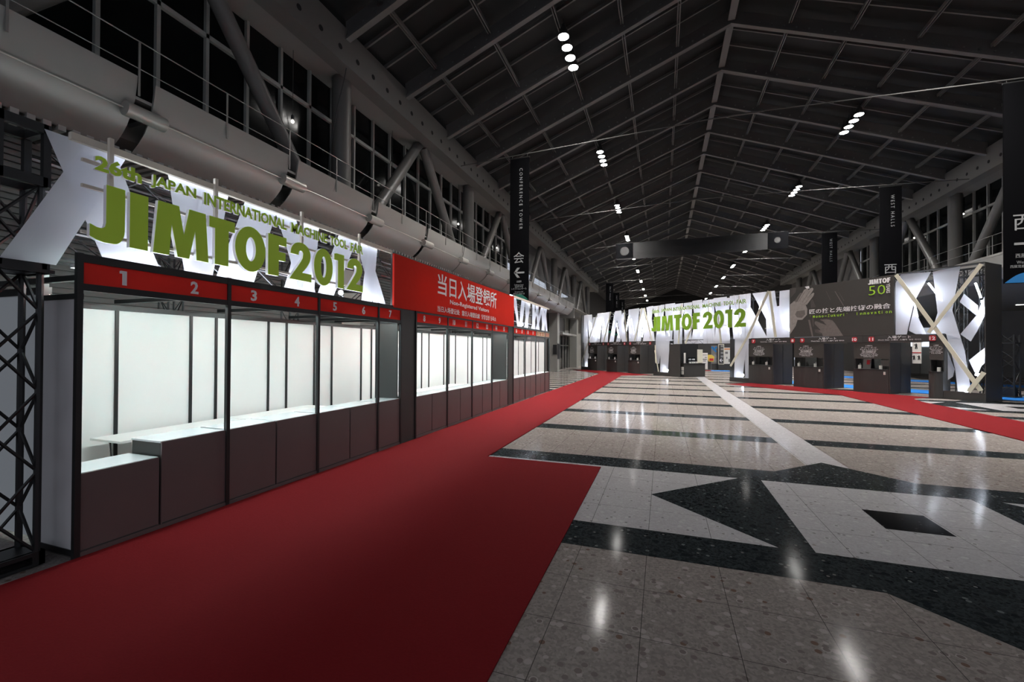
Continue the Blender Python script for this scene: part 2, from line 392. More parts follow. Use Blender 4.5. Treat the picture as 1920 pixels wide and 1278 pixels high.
# ------------------------------------------------------------------ roof
XC = 2.53; ZR = 14.85; SL = 0.385
def rz(x): return ZR - SL * abs(x - XC)
Y0R, Y1R = -5.0, 101.0
deck = MB()
for s in (-1, 1):
    xe = XC + s * 13.2
    deck.quad((XC, Y0R, ZR + .75), (xe, Y0R, rz(xe) + .75), (xe, Y1R, rz(xe) + .75), (XC, Y1R, ZR + .75))
ceil = deck.build('ceiling', m_deck)
tag(ceil, 'dark pitched steel roof over the whole hall', 'ceiling', kind='structure')
for i in range(-5, 28):
    y = 18.95 + 3 * i - 3
    for s in (-1, 1):
        xe = XC + s * 11.05
        b = MB(); k = 0.15
        a0 = (XC, y - .09, ZR); a1 = (xe, y - .09, rz(xe))
        b.obox(a0, (a1[0] - a0[0], 0, a1[2] - a0[2]), (0, .18, 0), (0, 0, .08))      # lower flange
        b.obox((a0[0], y - .02, a0[2] + .08), (a1[0] - a0[0], 0, a1[2] - a0[2]), (0, .04, 0), (0, 0, .5))
        o = b.build('rafter', m_raft, ceil)
        if y < 48 and y > 5:
            bb = MB()
            for j in range(24):
                x = XC + s * (1.0 + j * .41); z = rz(x) + .2
                bb.tube((x, y - .045, z), (x, y - .02, z), .035, 6)
            bb.build('bolts', m_bolt, o)
rg = MB()
for i in range(-5, 27):
    y = 18.95 + 3 * i - 3
    rg.box(XC - .13, XC + .13, y + .1, y + 2.9, ZR + .10, ZR + .18); rg.box(XC - .03, XC + .03, y + .1, y + 2.9, ZR + .18, ZR + .6)
rg.build('ridge_beam', m_raft, ceil)
for s in (-1, 1):
    for j in range(1, 6):
        x = XC + s * (1.95 * j + .05); p = MB()
        for i in range(-5, 27):
            y = 18.95 + 3 * i - 3
            z = rz(x) + .26
            for e in (-.05, .03): p.box(x + e, x + e + .035, y + .12, y + 2.88, z, z + .12)
        p.build('purlin', m_raft, ceil)
bat = MB()
for i in range(-5, 27):
    for q in (1.0, 2.0):
        y = 18.95 + 3 * i - 3 + q
        for s in (-1, 1):
            xe = XC + s * 11.4
            bat.obox((XC, y - .03, ZR + .55), (xe - XC, 0, rz(xe) - ZR), (0, .06, 0), (0, 0, .12))
bat.build('deck_rib', m_raft, ceil)
# tie rods across the hall
for i in range(0, 8):
    y = 17.1 + 8.85 * i
    o = MB().tube((-8.4, y, 9.95), (XC - .8, y, 10.3), .019, 6).tube((XC + .8, y, 10.3), (13.46, y, 9.95), .019, 6).tube((XC - .8, y, 10.3), (XC + .8, y, 10.3), .036, 8).build('tie_rod', mat('dark tie rod', (.06, .058, .055), .6))
    tag(o, 'thin steel tie rod spanning the hall, %s from the camera' % ORD[i], 'tie rod', 'tie rods across the hall', 'structure')

# ------------------------------------------------------------------ side walls, galleries
def side(s, nm):
    """s=-1 left, 1 right; X measured from the hall axis"""
    def X(a): return XC + s * a
    yA, yB = -5.0, 60.5
    # upper box beam with its row of round holes
    bm = MB()
    pr = [(11.45, 9.90), (10.98, 9.90), (10.98, 10.93), (11.35, 10.98)]
    pts = [(X(a), yA, z) for a, z in pr]
    bm.prism(pts, (0, yB - yA, 0))
    beam = bm.build('trim_1' if s < 0 else 'trim_2', m_steel)
    tag(beam, '%s box beam under the roof edge, with a row of holes' % ('left' if s < 0 else 'right'), 'beam', kind='structure')
    hb = MB()
    for i in range(0, 78):
        y = 4.6 + .72 * i
        hb.tube((X(10.985), y, 10.27), (X(10.972), y, 10.27), .075, 10)
    hb.build('holes', m_hole, beam)
    # soffit behind the beam, gallery slab, lower wall, upper wall
    wl = MB()
    x0, x1 = sorted((X(11.45), X(12.6))); wl.box(x0, x1, yA, yB, 10.0, 10.3)
    x0, x1 = sorted((X(11.2), X(13.5))); wl.box(x0, x1, yA, yB, 5.45, 5.98)
    x0, x1 = sorted((X(10.62), X(11.2))); wl.box(x0, x1, yA, yB, 5.93, 5.98)
    wall = wl.build('wall_left' if s < 0 else 'wall_right', m_wallp)
    tag(wall, '%s hall wall with gallery slab and soffits' % nm, 'wall', kind='structure')
    if s < 0:
        lw = MB()
        zz = 0.0
        while zz < 5.6:                                   # ribbed shutters of the lower storey
            lw.box(X(12.2), X(12.14), yA, 31.0, zz, zz + .075); zz += .1
        lw.box(X(12.3), X(12.2), yA, 44, 0, 5.6)
        lw.build('shutter_wall', m_wall, wall)
        rb = MB()
        for i in range(0, 260): rb.box(X(12.1), X(11.1), yA + .17 * i, yA + .17 * i + .09, 5.16, 5.24)
        rb.build('soffit_ribs', m_sofit, wall)
    # upper wall in the far bays
    uw = MB(); xx = sorted((X(12.2), X(12.3)))
    uw.box(xx[0], xx[1], 27.0 if s < 0 else 41.5, yB, 7.7, 10.0)
    uw.build('upper_panel', m_wall, wall)
    # columns, braces
    for i in range(0, 6):
        y = 10.52 + 8.98 * i
        if s > 0 and y < 18: continue
        o = MB().tube((X(11.68), y, 5.98), (X(11.68), y, 10.02), .28, 20).build('column', m_steel, None, True)
        tag(o, 'round grey steel column on the %s gallery, %s from the camera' % (nm, ORD[i]), 'column', 'gallery columns', 'structure')
    for i in range(0, 6):
        ya = 6.05 + 8.98 * i
        if s > 0 and ya < 14: continue
        for e in (-1, 1):
            o = MB().tube((X(11.68), ya + e * .18, 10.0), (X(11.68), ya + e * 3.25, 6.05), .19, 16).build('brace_strut', m_steel, None, True)
            tag(o, 'slanting grey tube brace on the %s gallery, %s bay, leaning %s' % (nm, ORD[i], 'towards the camera' if e < 0 else 'away'), 'brace', 'gallery braces', 'structure')
    # glazing
    bays = [(-4.4, 10.52), (10.52, 19.5), (19.5, 27.0)] if s < 0 else [(14.5, 24), (24, 33), (33, 41.5)]
    for k, (a, b) in enumerate(bays):
        x0, x1 = sorted((X(12.33), X(12.37)))
        wn = MB().box(x0, x1, a, b, 5.98, 10.0).build('window_%d' % (k + (1 if s < 0 else 4)), m_glass)
        tag(wn, '%s dark gallery glazing bay on the %s side' % (ORD[k], nm), 'window', kind='structure')
        fr = MB(); x0, x1 = sorted((X(12.24), X(12.33)))
        fr.box(x0, x1, a, b, 8.88, 8.98); fr.box(x0, x1, a, b, 6.0, 6.12)
        fr.build('transom', m_mull, wn)
        y = a + (.27 if s < 0 else .2)
        while y < b:
            q = MB(); q.box(x0, x1, y - .035, y + .035, 6.0, 10.0); q.build('mullion', m_mull, wn); y += 1.0
    return X
XL = side(-1, 'left'); XR = side(1, 'right')
# handrails: one thing per nine metre length
def handrail(x, a, b, z, label):
    t = thing('handrail', (x, (a + b) / 2, z), label, 'handrail', 'gallery handrails')
    MB().tube((x, a, z + .86), (x, b, z + .86), .010, 6).build('top_rail', m_rail, t)
    MB().tube((x, a, z + .42), (x, b, z + .42), .008, 6).build('lower_rail', m_rail, t)
    y = a + .02
    while y < b - .05:
        MB().box(x - .008, x + .008, y - .014, y + .014, z - .02, z + .86).build('post', m_rail, t); y += 1.49
handrail(-8.0, 1.56, 10.5, 5.98, 'thin steel handrail on the left gallery, nearest length')
handrail(-8.0, 10.52, 19.45, 5.98, 'thin steel handrail on the left gallery, second length')
handrail(-8.0, 19.47, 28.4, 5.98, 'thin steel handrail on the left gallery, third length')
handrail(-8.0, 28.42, 40.3, 5.98, 'thin steel handrail on the left gallery, farthest length')
handrail(13.2, 19.5, 29, 5.98, 'thin steel handrail on the right gallery, nearer length')
handrail(13.2, 29.02, 38, 5.98, 'thin steel handrail on the right gallery, farther length')
# curved panels along the left gallery edge with the rod and its cylinders
PROF = [(-8.0, 6.27), (-8.02, 6.1), (-8.06, 5.9), (-8.14, 5.70), (-8.26, 5.51), (-8.4, 5.37), (-8.56, 5.25)]
def cpanel(y0, y1):
    mb = MB(); n = len(PROF); th = .05
    prof = PROF + [(x - th, z - th * .6) for x, z in reversed(PROF)]
    return mb.prism([(x, y0, z) for x, z in prof], (0, y1 - y0, 0))
for i in range(13):
    ya = 1.80 + 3.0 * i
    g = .13 if i < 4 else .03
    o = cpanel(ya + g - .13, ya + 3 - g - .13).build('curved_panel', m_panel, None, True)
    tag(o, 'curved grey metal panel on the left gallery edge, %s from the camera' % ORD[i], 'panel', 'curved gallery panels')
    # a roller between this panel and the next
    yc = ya + 2.87
    if i < 12:
        t = thing('pipe_coupling', (-8.06, yc, 5.58), 'grey cylinder on the rod between %s and %s curved gallery panels' % (ORD[i], ORD[i + 1]), 'cylinder', 'cylinders along the gallery rod')
        MB().tube((-8.03, yc - .29, 5.68), (-8.03, yc + .29, 5.68), .115 if i < 7 else .07, 18).build('cylinder', m_roller, t, True)
        MB().box(-8.5, -8.04, yc - .05, yc + .05, 5.6, 5.68).build('bracket', m_blk, t)
rod = MB().tube((-8.07, -1, 5.70), (-8.07, 40.5, 5.70), .013, 6).build('rod', m_rod)
tag(rod, 'long pale rod along the curved gallery panels', 'rod')
# right gallery edge
gd = MB(); gd.prism([(13.15, -4, 6.02), (13.25, -4, 5.4), (13.6, -4, 5.0), (13.75, -4, 5.0), (13.6, -4, 5.98)], (0, 62, 0))
tag(gd.build('trim_3', m_panel), 'grey fascia along the right gallery edge', 'fascia', kind='structure')
# lower pillars and far left wall with doors
lp = MB()
lp.box(-9.75, -9.6, 44, 62, 0, 5.6); lp.box(-9.75, -8.1, 41.3, 41.5, 5.0, 7.0)
tag(lp.build('wall_end', m_wallp), 'pale lower wall beyond the curved panels', 'wall', kind='structure')
for i, y in enumerate((10.5, 19.5, 28.5, 37.4, 46.4)):
    o = MB().box(-9.5, -8.72, y - .4, y + .4, 0, 5.2).build('column', m_wallp)
    tag(o, 'square pale pillar under the left gallery, %s from the camera' % ORD[i], 'pillar', 'lower pillars', 'structure')
tag(MB().box(-8.719, -8.68, 37.05, 37.8, 1.1, 2.45).build('poster', m_blkrough), 'black poster with white picture on the pillar by the far booth end', 'poster')
tag(MB().box(-9.1, -8.75, 36.94, 36.995, 1.5, 2.35).build('poster', m_blkrough), 'small black poster on the near side of the same pillar', 'poster')
sgn = thing('wall_sign', (-9.5, 51, 6.2), 'grey wall panel with two rows of dark lettering between far braces', 'sign')
MB().box(-9.58, -9.45, 47.4, 54.6, 6.2, 9.85).build('plate', m_wallp, sgn)
lt = MB()
for row, z in ((0, 8.2), (1, 6.75)):
    for j in range(9 if row == 0 else 8):
        y = 48.0 + j * .72
        lt.box(-9.452, -9.44, y, y + .09, z, z + .95); lt.box(-9.452, -9.44, y + .3, y + .38, z + .1, z + .9)
        lt.box(-9.452, -9.44, y, y + .5, z + (.3 if j % 2 else .6), z + (.38 if j % 2 else .68))
lt.build('lettering', m_blkrough, sgn)
# wall with doors, seen between booth end and the far gate
dw = thing('door_1', (-9.5, 42, 0), 'glazed grey door front under the left gallery beside the far gate', 'door', kind='structure')
MB().box(-9.62, -9.5, 38.6, 45.2, 0, 3.3).build('glass', m_glass, dw)
fr = MB()
for y in (38.6, 39.9, 41.2, 42.5, 43.8, 45.1): fr.box(-9.5, -9.42, y, y + .1, 0, 3.3)
fr.box(-9.5, -9.42, 38.6, 45.2, 2.3, 2.4); fr.box(-9.5, -8.6, 38.6, 45.2, 3.3, 3.5)
fr.build('frame', m_wallp, dw)

# far end and the halls behind the gates
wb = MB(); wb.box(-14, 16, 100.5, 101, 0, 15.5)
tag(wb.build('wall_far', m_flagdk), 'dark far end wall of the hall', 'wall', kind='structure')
pb = MB(); pb.box(-3, 9.2, 47.2, 47.5, 0, 3.3)
tag(pb.build('wall_back', m_char), 'black poster wall behind the centre opening of the gate', 'wall', kind='structure')
wr = MB(); gbox(wr, -26, 11.3, -24.5, -24.2, 0, 5.2); gbox(wr, 12.6, 20, -24.5, -24.2, 0, 5.2)
tag(wr.build('wall_rear', m_wall), 'plain grey wall of the lobby behind the right-hand gates', 'wall', kind='structure')
lc = MB().box(13.75, 60, 8, 70, 5.0, 5.2).build('ceiling', m_wallp)
tag(lc, 'low grey lobby ceiling right of the gate', 'ceiling', kind='structure')
for i, (x, y) in enumerate([(17.2, 25.2), (18.6, 28.6), (20.2, 32.6), (22, 37), (20.6, 25.0), (24.5, 33)]):
    t = thing('recessed_light', (x, y, 4.93), 'flat recessed light in the low lobby ceiling, %s from the gate end' % ORD[i], 'ceiling light', 'lobby ceiling lights')
    MB().box(x - .5, x + .5, y - .13, y + .13, 4.96, 5.0).build('frame', m_wallp, t)
    MB().box(x - .45, x + .45, y - .1, y + .1, 4.94, 4.96).build('diffuser', emit('recessed lens', (1, .98, .92), 9.0), t)
# bright passage seen through the first opening
cr = thing('lit_passage_sign', G(12, -23, 2.2), 'teal and white lit sign over a distant passage seen through the gate', 'lit sign')
a = MB(); gbox(a, 11.2, 12.7, -23.1, -23, 2.75, 3.0); a.build('teal_panel', e_corr, cr)
a = MB(); gbox(a, 11.2, 12.7, -23.1, -23, 2.35, 2.72); a.build('white_panel', e_corrw, cr)
a = MB(); gbox(a, 11.2, 12.7, -24.4, -24.3, 0, 2.3); tag(a.build('glass_door', m_wallp), 'pale glass door of the distant passage', 'door')

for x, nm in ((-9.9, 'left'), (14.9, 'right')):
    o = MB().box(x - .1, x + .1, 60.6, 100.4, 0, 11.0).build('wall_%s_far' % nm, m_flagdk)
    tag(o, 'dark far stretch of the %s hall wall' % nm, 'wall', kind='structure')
cb = MB(); pts = [(-8.46, 10.0, 10.29), (-8.62, 10.0, 9.6), (-8.85, 10.02, 8.9), (-9.05, 10.05, 8.2), (-9.2, 10.08, 7.5), (-9.25, 10.1, 6.7), (-9.25, 10.1, 5.98)]
tag(cb.path(pts, .014).build('cable', m_blk), 'black cable hanging from a beam hole beside the nearest round column', 'cable')

# ------------------------------------------------------------------ roof lamps
def downlight(x, y, label):
    z = 12.45
    t = thing('downlight', (x, y, z), label, 'ceiling lamp', 'roof downlights')
    MB().tube((x, y, z + .02), (x, y, z + .30), .19, 14, .12).tube((x, y, z + .30), (x, y, z + .42), .07, 8).build('housing', m_lampb, t, True)
    MB().poly([(x + .175 * math.cos(-q * math.pi / 8), y + .175 * math.sin(-q * math.pi / 8), z + .012) for q in range(16)]).build('lens', e_lamp, t, False, False)
    MB().tube((x, y, z + .42), (x, y, z + .62), .02, 6).build('stem', m_lampb, t)
    return t
proto = None
SIDE = {-3.19: 'left', 8.25: 'right'}
for xl in (-3.19, 8.25):
    for k in (0, 1, 2, 3, 4, 5, 6, 7, 8, 9, -1, -2):
        for j in range(4):
            y = 14.25 + 8.98 * k + .56 * j
            if y > 98: continue
            lab = 'round roof downlight in the %s row, %s cluster, %s from the camera' % (SIDE[xl], ORD[k] if k >= 0 else ('overhead', 'rearmost')[-1 - k], ORD[j])
            if proto is None: proto = downlight(xl, y, lab)
            else:
                o = dup(proto, (xl, y, 12.45), lab)
                if k < 0:
                    for c in o.children:
                        if c.name.startswith('lens'): c.data = c.data.copy(); c.data.materials[0] = e_off
# small bulbs standing in for lamp glints in the gallery glass
for i, (x, y, z) in enumerate([(-9.5, 9.04, 8.05), (-9.5, 13.6, 8.05), (-9.5, 19.1, 8.05), (-9.5, 24.3, 8.05), (14.6, 28.6, 9.0), (14.6, 33.2, 8.9)]):
    t = thing('glint_bulb', (x, y, z - .06), 'bulb standing in for a lamp glint in the %s gallery, %s from the camera' % ('left' if x < 0 else 'right', ORD[i % 4]), 'lamp', 'glint bulbs in the galleries')
    MB().sphere((x, y, z), .045).build('bulb', e_glint, t, True)
    MB().tube((x, y, z + .05), (x, y, z + .16), .045, 10).build('socket', m_lampb, t)
    MB().tube((x, y, z + .16), (x, y, 10.0), .008, 5).build('cable', m_lampb, t)

# ------------------------------------------------------------------ hanging banners
def flag(x0, x1, y, zt, zb, label, side_txt, kanji, arrow, m_end, sub):
    t = thing('hanging_banner', ((x0 + x1) / 2, y, zb), label, 'banner', 'hanging direction banners')
    wd = x1 - x0
    MB().box(x0, x1, y - .03, y + .03, zb, zt).build('cloth', m_flagblk, t)
    MB().tube((x0 - .02, y, zt + .03), (x1 + .02, y, zt + .03), .03, 8).build('top_bar', m_blk, t)
    for xx in (x0 + .08, x1 - .08): MB().tube((xx, y, zt + .03), (xx, y, 9.95 + .35 * (1 - (abs(xx - XC) - .8) / 10.13)), .008, 5).build('hanger', m_blk, t)
    tx = MB()
    ln = (zt - zb)
    put_text(tx, ' '.join(side_txt), (x0 + wd * .62 - .10, y - .032, zt - ln * .07), (0, 0, -1), (1, 0, 0), (0, -1, 0), ln * (.43 if len(side_txt) > 12 else .27), wd * .17, .003)
    tx.build('side_lettering', m_flagtxt, t)
    tx = MB()
    put_text(tx, kanji, (x0 + wd * .20, y - .032, zb + ln * .262), (1, 0, 0), (0, 0, 1), (0, -1, 0), wd * .56, ln * .078, .003)
    tx.build('kanji', m_flagtxt, t)
    a = MB(); cx = x0 + wd * .5; cz = zb + ln * .195; s = wd * .28; e = 1 if arrow == 'right' else -1
    a.box(min(cx - e * s, cx + e * s * .85), max(cx - e * s, cx + e * s * .85), y - .036, y - .03, cz - .035, cz + .035)
    for q in (-1, 1):
        a.prism([(cx + e * s, y - .036, cz), (cx + e * s - e * .1, y - .036, cz), (cx + e * s * .1 - e * .06, y - .036, cz + q * s * .9), (cx + e * s * .1 + e * .06, y - .036, cz + q * s * .9)], (0, .006, 0))
    a.build('arrow', m_flagtxt, t)
    tx = MB(); zz = zb + ln * .125
    for body, ww, hh in sub:
        put_text(tx, body, (x0 + wd * (.5 - ww / 2), y - .032, zz), (1, 0, 0), (0, 0, 1), (0, -1, 0), wd * ww, hh, .003); zz -= hh * 1.35
    tx.build('small_lettering', m_flagtxt, t)
    n = 16
    pts = [(x0 + wd * i / n, y - .034, zb + .012 + .30 * wd * math.sin(math.pi * i / n)) for i in range(n + 1)]
    MB().prism(pts + [], (0, .004, 0)).build('end_stripe', m_end, t)
conf = [('会議棟', .26, .09), ('Conference Tower', .5, .06), ('会议楼 회의동', .44, .07), ('レセプションホール', .8, .09), ('Reception Hall', .44, .06), ('宴会厅 리셉션 홀', .6, .07)]
east = [('東展示棟', .5, .13), ('East Halls', .45, .09)]
west = [('西展示棟', .5, .13), ('West Halls', .45, .09), ('西展览栋 / 서전시동', .75, .09)]
k = 0
for x0, x1, y in ((-6.08, -5.26, 17.1), (-6.45, -5.6, 52.5), (-6.55, -5.7, 61.35), (-6.55, -5.7, 70.2)):
    flag(x0, x1, y, 9.88, 3.95, ('tall black banner with side lettering and left arrow beside the red counter banner', 'tall black banner hanging above the far end of the left gallery, nearest of three', 'tall black banner above the left gate end, middle of three', 'tall black banner above the left gate end, farthest of three')[k], 'CONFERENCE TOWER' if k == 0 else 'EAST HALLS', '会' if k == 0 else '東', 'left', m_teal, conf if k == 0 else east); k += 1
k = 0
for x0, x1, y in ((9.67, 10.65, 17.1), (10.05, 10.92, 25.95), (10.25, 11.13, 34.8)):
    flag(x0, x1, y, 9.94, 3.95 if k == 0 else 4.2, ('tall black banner at the right picture edge with right arrow and blue end', 'tall black banner rising behind the right gate tower, second on the right', 'tall black banner farthest on the right, behind the picture board')[k], 'WEST HALLS', '西', 'right', m_bluep, west); k += 1
# wide cross banner
t = thing('cross_banner', (2.4, 34.6, 9.0), 'wide dark banner with two lines of black lettering hung across the hall', 'banner')
MB().prism([(-3.5, 34.78, 9.0), (8.27, 34.78, 9.1), (8.27, 34.78, 10.28), (-3.5, 34.78, 10.28)], (0, .04, 0)).build('cloth', m_flagdk, t)
for xa, xb, xc_, zc, r_ in ((-3.5, -2.2, -2.85, 9.65, .34), (7.0, 8.27, 7.6, 9.7, .2)):
    pn = MB().box(xa, xb, 34.765, 34.775, 9.12, 10.26).build('emblem_panel', m_flagblk, t)
    MB().tube((xc_, 34.764, zc), (xc_, 34.758, zc), r_, 20).build('emblem', m_hole, pn)
a = MB(); put_text(a, '今、ニッポンにはこの夢の力が必要だ。', (-1.9, 34.77, 9.72), (1, 0, .003), (0, 0, 1), (0, -1, 0), 7.9, .42, .004, .015)
put_text(a, '2020年オリンピック・パラリンピックを日本で！', (-1.9, 34.77, 9.2), (1, 0, .003), (0, 0, 1), (0, -1, 0), 8.2, .40, .004, .015); a.build('lettering', m_hole, t)

# ================================================================== THE REGISTRATION BOOTHS (front plane x = XF)
XF = -4.94; XBK = -7.1
POSTS = [[2.37, 3.78, 5.22, 6.68, 7.40], [7.96, 9.39, 10.83, 12.29, 13.74], [14.28, 15.66, 17.12, 18.56, 19.36]]
SEAMS = [3.05, 4.48, 5.94, None], [8.66, 10.11, 11.56, 12.98], [14.97, 16.39, 17.86, None]
NAMES = ['nearest', 'middle', 'far']
num = 1
win = 0
for b in range(3):
    P = POSTS[b]
    fr = thing('booth_frame', (XF - .4, (P[0] + P[-1]) / 2, 0), 'black aluminium post-and-rail frame of the %s run of counter booths' % NAMES[b], 'booth frame', 'booth frames')
    for y in P:
        MB().box(XF - .03, XF + .015, y - .022, y + .022, 0, 2.74).build('post', m_blk, fr)
        MB().box(XBK + .04, XF - .03, y - .02, y + .02, 2.49, 2.54).build('cross_rail', m_blk, fr)
    MB().box(XF - .03, XF + .012, P[0], P[-1], 2.66, 2.735).build('top_rail', m_blk, fr)
    MB().box(XF - .03, XF + .012, P[0], P[-1], 2.405, 2.468).build('lower_rail', m_blk, fr)
    MB().box(XF - .03, XF + .010, P[0], P[-1], 0.004, .05).build('kick_rail', m_brown, fr)
    for k in range(4):
        a, c = P[k] + .022, P[k + 1] - .022
        # fascia with its numerals
        cream = (b == 2 and k >= 2)
        one = (b == 0 and k == 3)
        nums = [] if cream else ([num] if one else [num, num + 1])
        lab = ('cream fascia board with small red marks, %s of the two at the far booth end' % ('first' if k == 2 else 'last')) if cream else 'red fascia board carrying the white numeral%s %s' % ('' if one else 's', ' and '.join(map(str, nums)))
        fb = thing('fascia_board', (XF, (a + c) / 2, 2.47), lab, 'fascia board', 'booth fascia boards')
        MB().box(XF - .012, XF, a, c, 2.468, 2.66).build('board', cloth('cream acrylic', (.75, .6, .42), 0, .1) if cream and 'cream acrylic' not in MATS else MATS['cream acrylic'] if cream else m_redac, fb)
        for q, nn in enumerate(nums):
            yc = a + (c - a) * (.5 if one else (.225 if q == 0 else .72))
            tx = MB(); dg = len(str(nn))
            nw = .085 * dg - .035 * str(nn).count('1'); put_text(tx, str(nn), (XF + .001, yc - nw / 2, 2.495), (0, 1, 0), (0, 0, 1), (1, 0, 0), nw, .138, .004, .03) if nn != 1 else put_shape(tx, GL['1'], (XF + .001, yc - .03, 2.495), (0, 1, 0), (0, 0, 1), (1, 0, 0), .06, .138, .004)
            tx.build('numeral', m_num, fb)
        if cream:
            tx = MB()
            for j in range(3 if k == 2 else 2):
                y0 = a + .12 + j * .42 * (1 if k == 2 else .75)
                tx.box(XF + .001, XF + .003, y0, y0 + .22, 2.58, 2.60); tx.box(XF + .001, XF + .003, y0 + .02, y0 + .05, 2.50, 2.62)
                tx.box(XF + .001, XF + .003, y0 + .14, y0 + .17, 2.50, 2.62); tx.box(XF + .001, XF + .003, y0, y0 + .25, 2.51, 2.53)
            tx.build('red_mark', m_redp, fb)
        # counter cabinets under the opening
        mid = SEAMS[b][k]
        halves = [(a, c)] if mid is None else [(a, mid - .012), (mid + .012, c)]
        for q, (y0, y1) in enumerate(halves):
            first = (b == 0 and k == 0 and q == 0)
            zt = .757 if first else (.912 if b == 0 else .885)
            if cream: where = 'below the %s cream fascia' % ('first' if k == 2 else 'last') + (', %s half' % ('nearer' if q == 0 else 'farther') if mid else '')
            else: where = 'below the red numeral board %s' % (nums[q] if q < len(nums) else nums[0])
            ct = thing('counter_cabinet', (XF - .25, (y0 + y1) / 2, 0), ('low ' if first else '') + 'dark brown counter cabinet with white top ' + where, 'counter', 'booth counter cabinets')
            MB().box(XF - .022, XF, y0, y1, .05, zt - .004).build('front_panel', m_brown, ct)
            for e0, e1 in ((y0 + .003, y0 + .02), (y1 - .02, y1 - .003)): MB().box(XF - .48, XF - .03, e0, e1, .02, zt - .02).build('side_panel', m_char, ct)
            MB().box(XF - .49, XF - .022, y0, y1, zt - .018, zt).build('worktop', m_top, ct)
            MB().box(XF - .001, XF + .004, y0 + .01, y1 - .01, .055, .065).build('seam_strip', m_char, ct)
        # tube light behind the fascia
        ft = thing('fluorescent_tube', (XF - .2, (a + c) / 2, 2.60), 'fluorescent tube behind the %s' % ('%s cream fascia board' % ('first' if k == 2 else 'last') if cream else 'red fascia board numbered ' + ' and '.join(map(str, nums))), 'tube light', 'booth tube lights')
        MB().tube((XF - .2, a + .05, 2.60), (XF - .2, c - .05, 2.60), .022, 10).build('tube', e_tube, ft, True)
        MB().box(XF - .235, XF - .165, a + .02, c - .02, 2.625, 2.66).build('fitting', m_whiteb, ft)
        if not cream: num += len(nums)
# dark panels between the runs and side walls
for (y0, y1), nm in (((7.425, 7.935), 'between the booths of numerals 7 and 8'), ((13.765, 14.255), 'between the booths of numerals 15 and 16')):
    t = thing('filler_panel', (XF - .1, (y0 + y1) / 2, 0), 'tall charcoal panel ' + nm, 'panel', 'filler panels')
    MB().box(XF - .03, XF - .004, y0, y1, 0, 2.70).build('board', m_char, t)
    MB().box(XF - .03, XF, y0, y1, 2.70, 2.735).build('top_cap', m_blk, t)
def sidewall(y, x1, m, lab, z1=2.40, z0=.06):
    t = thing('side_wall', ((XF + x1) / 2, y, 0), lab, 'side wall')
    MB().box(x1, XF - .035, y - .012, y + .012, z0, z1).build('board', m, t)
    MB().box(x1, XF - .035, y - .02, y + .02, z1, z1 + .05).build('rail', m_blk, t)
    MB().box(x1, XF - .035, y - .02, y + .02, .004, z0).build('kick_rail', m_blk, t)
    MB().box(x1 - .03, x1, y - .022, y + .022, .004, z1 + .25).build('post', m_blk, t)
sidewall(2.40, -5.52, mat('grey booth board', (.62, .60, .60), .5), 'grey end wall of the booth beside the lattice tower', 2.33)
sidewall(7.35, -5.46, m_char, 'dark inner side wall beyond the window numbered 7')
sidewall(13.69, -5.5, m_char, 'dark inner side wall beyond the window numbered 15')
# white back wall panels
BP = [2.5, 3.81, 4.80, 5.21, 6.23, 6.65, 7.38, 7.90, 8.91, 9.31, 10.3, 10.78, 11.77, 12.21, 13.21, 13.6, 14.09, 15.14, 16.6, 17.04, 18.59, 19.4, 20.4, 21.3, 22.22, 23.6, 25.15, 26.5]
for i in range(len(BP) - 1):
    y0, y1 = BP[i], BP[i + 1]
    t = thing('partition_panel', (XBK, (y0 + y1) / 2, 0), 'white back wall panel inside the booths, %s from the left end' % ORD[i], 'wall panel', 'white booth back panels')
    MB().box(XBK - .012, XBK, y0 + .02, y1 - .02, .06, 2.40).build('board', m_whiteb, t)
    MB().box(XBK - .02, XBK + .02, y1 - .02, y1 + .02, .004, 2.47).build('post', m_blk, t)
    MB().box(XBK - .02, XBK + .02, y0 + .02, y1 - .02, 2.40, 2.47).build('rail', m_blk, t)
    MB().box(XBK - .02, XBK + .02, y0 + .02, y1 - .02, .004, .06).build('kick_rail', m_blk, t)
# inner partition walls at the run ends (white)
for y, lab in ((2.44, 'white inner end wall at the left of the nearest booth'), (26.5, 'white inner end wall at the far end of the booths')):
    if y > 20: continue
    t = thing('partition_panel', (-6.3, y, 0), lab, 'wall panel', 'white booth back panels')
    MB().box(-7.08, -5.56, y - .01, y + .01, .06, 2.40).build('board', m_whiteb, t)
    MB().box(-7.08, -5.56, y - .02, y + .02, 2.40, 2.47).build('rail', m_blk, t)
# folding tables
def table(y0, y1, lab, x0=-6.97, x1=-6.36):
    t = thing('folding_table', ((x0 + x1) / 2, (y0 + y1) / 2, 0), lab, 'table', 'white folding tables')
    MB().box(x0, x1, y0, y1, .695, .722).build('tabletop', m_whiteb, t)
    for y in (y0 + .22, y1 - .22):
        for x in (x0 + .07, x1 - .07):
            MB().tube((x, y - .05, .695), (x, y, .0), .014, 8).build('leg', m_chrome, t, True)
        MB().tube((x0 + .07, y - .01, .12), (x1 - .07, y - .01, .12), .010, 6).build('stretcher', m_chrome, t)
table(3.47, 5.27, 'long white folding table behind the counters 2 to 4, nearest one')
table(5.29, 7.09, 'long white folding table behind the counters 5 and 6')
table(9.2, 11.0, 'white folding table behind the counters 8 and 9', -6.8, -6.2)
table(11.05, 13.2, 'white folding table behind the counters 11 to 13', -6.8, -6.2)

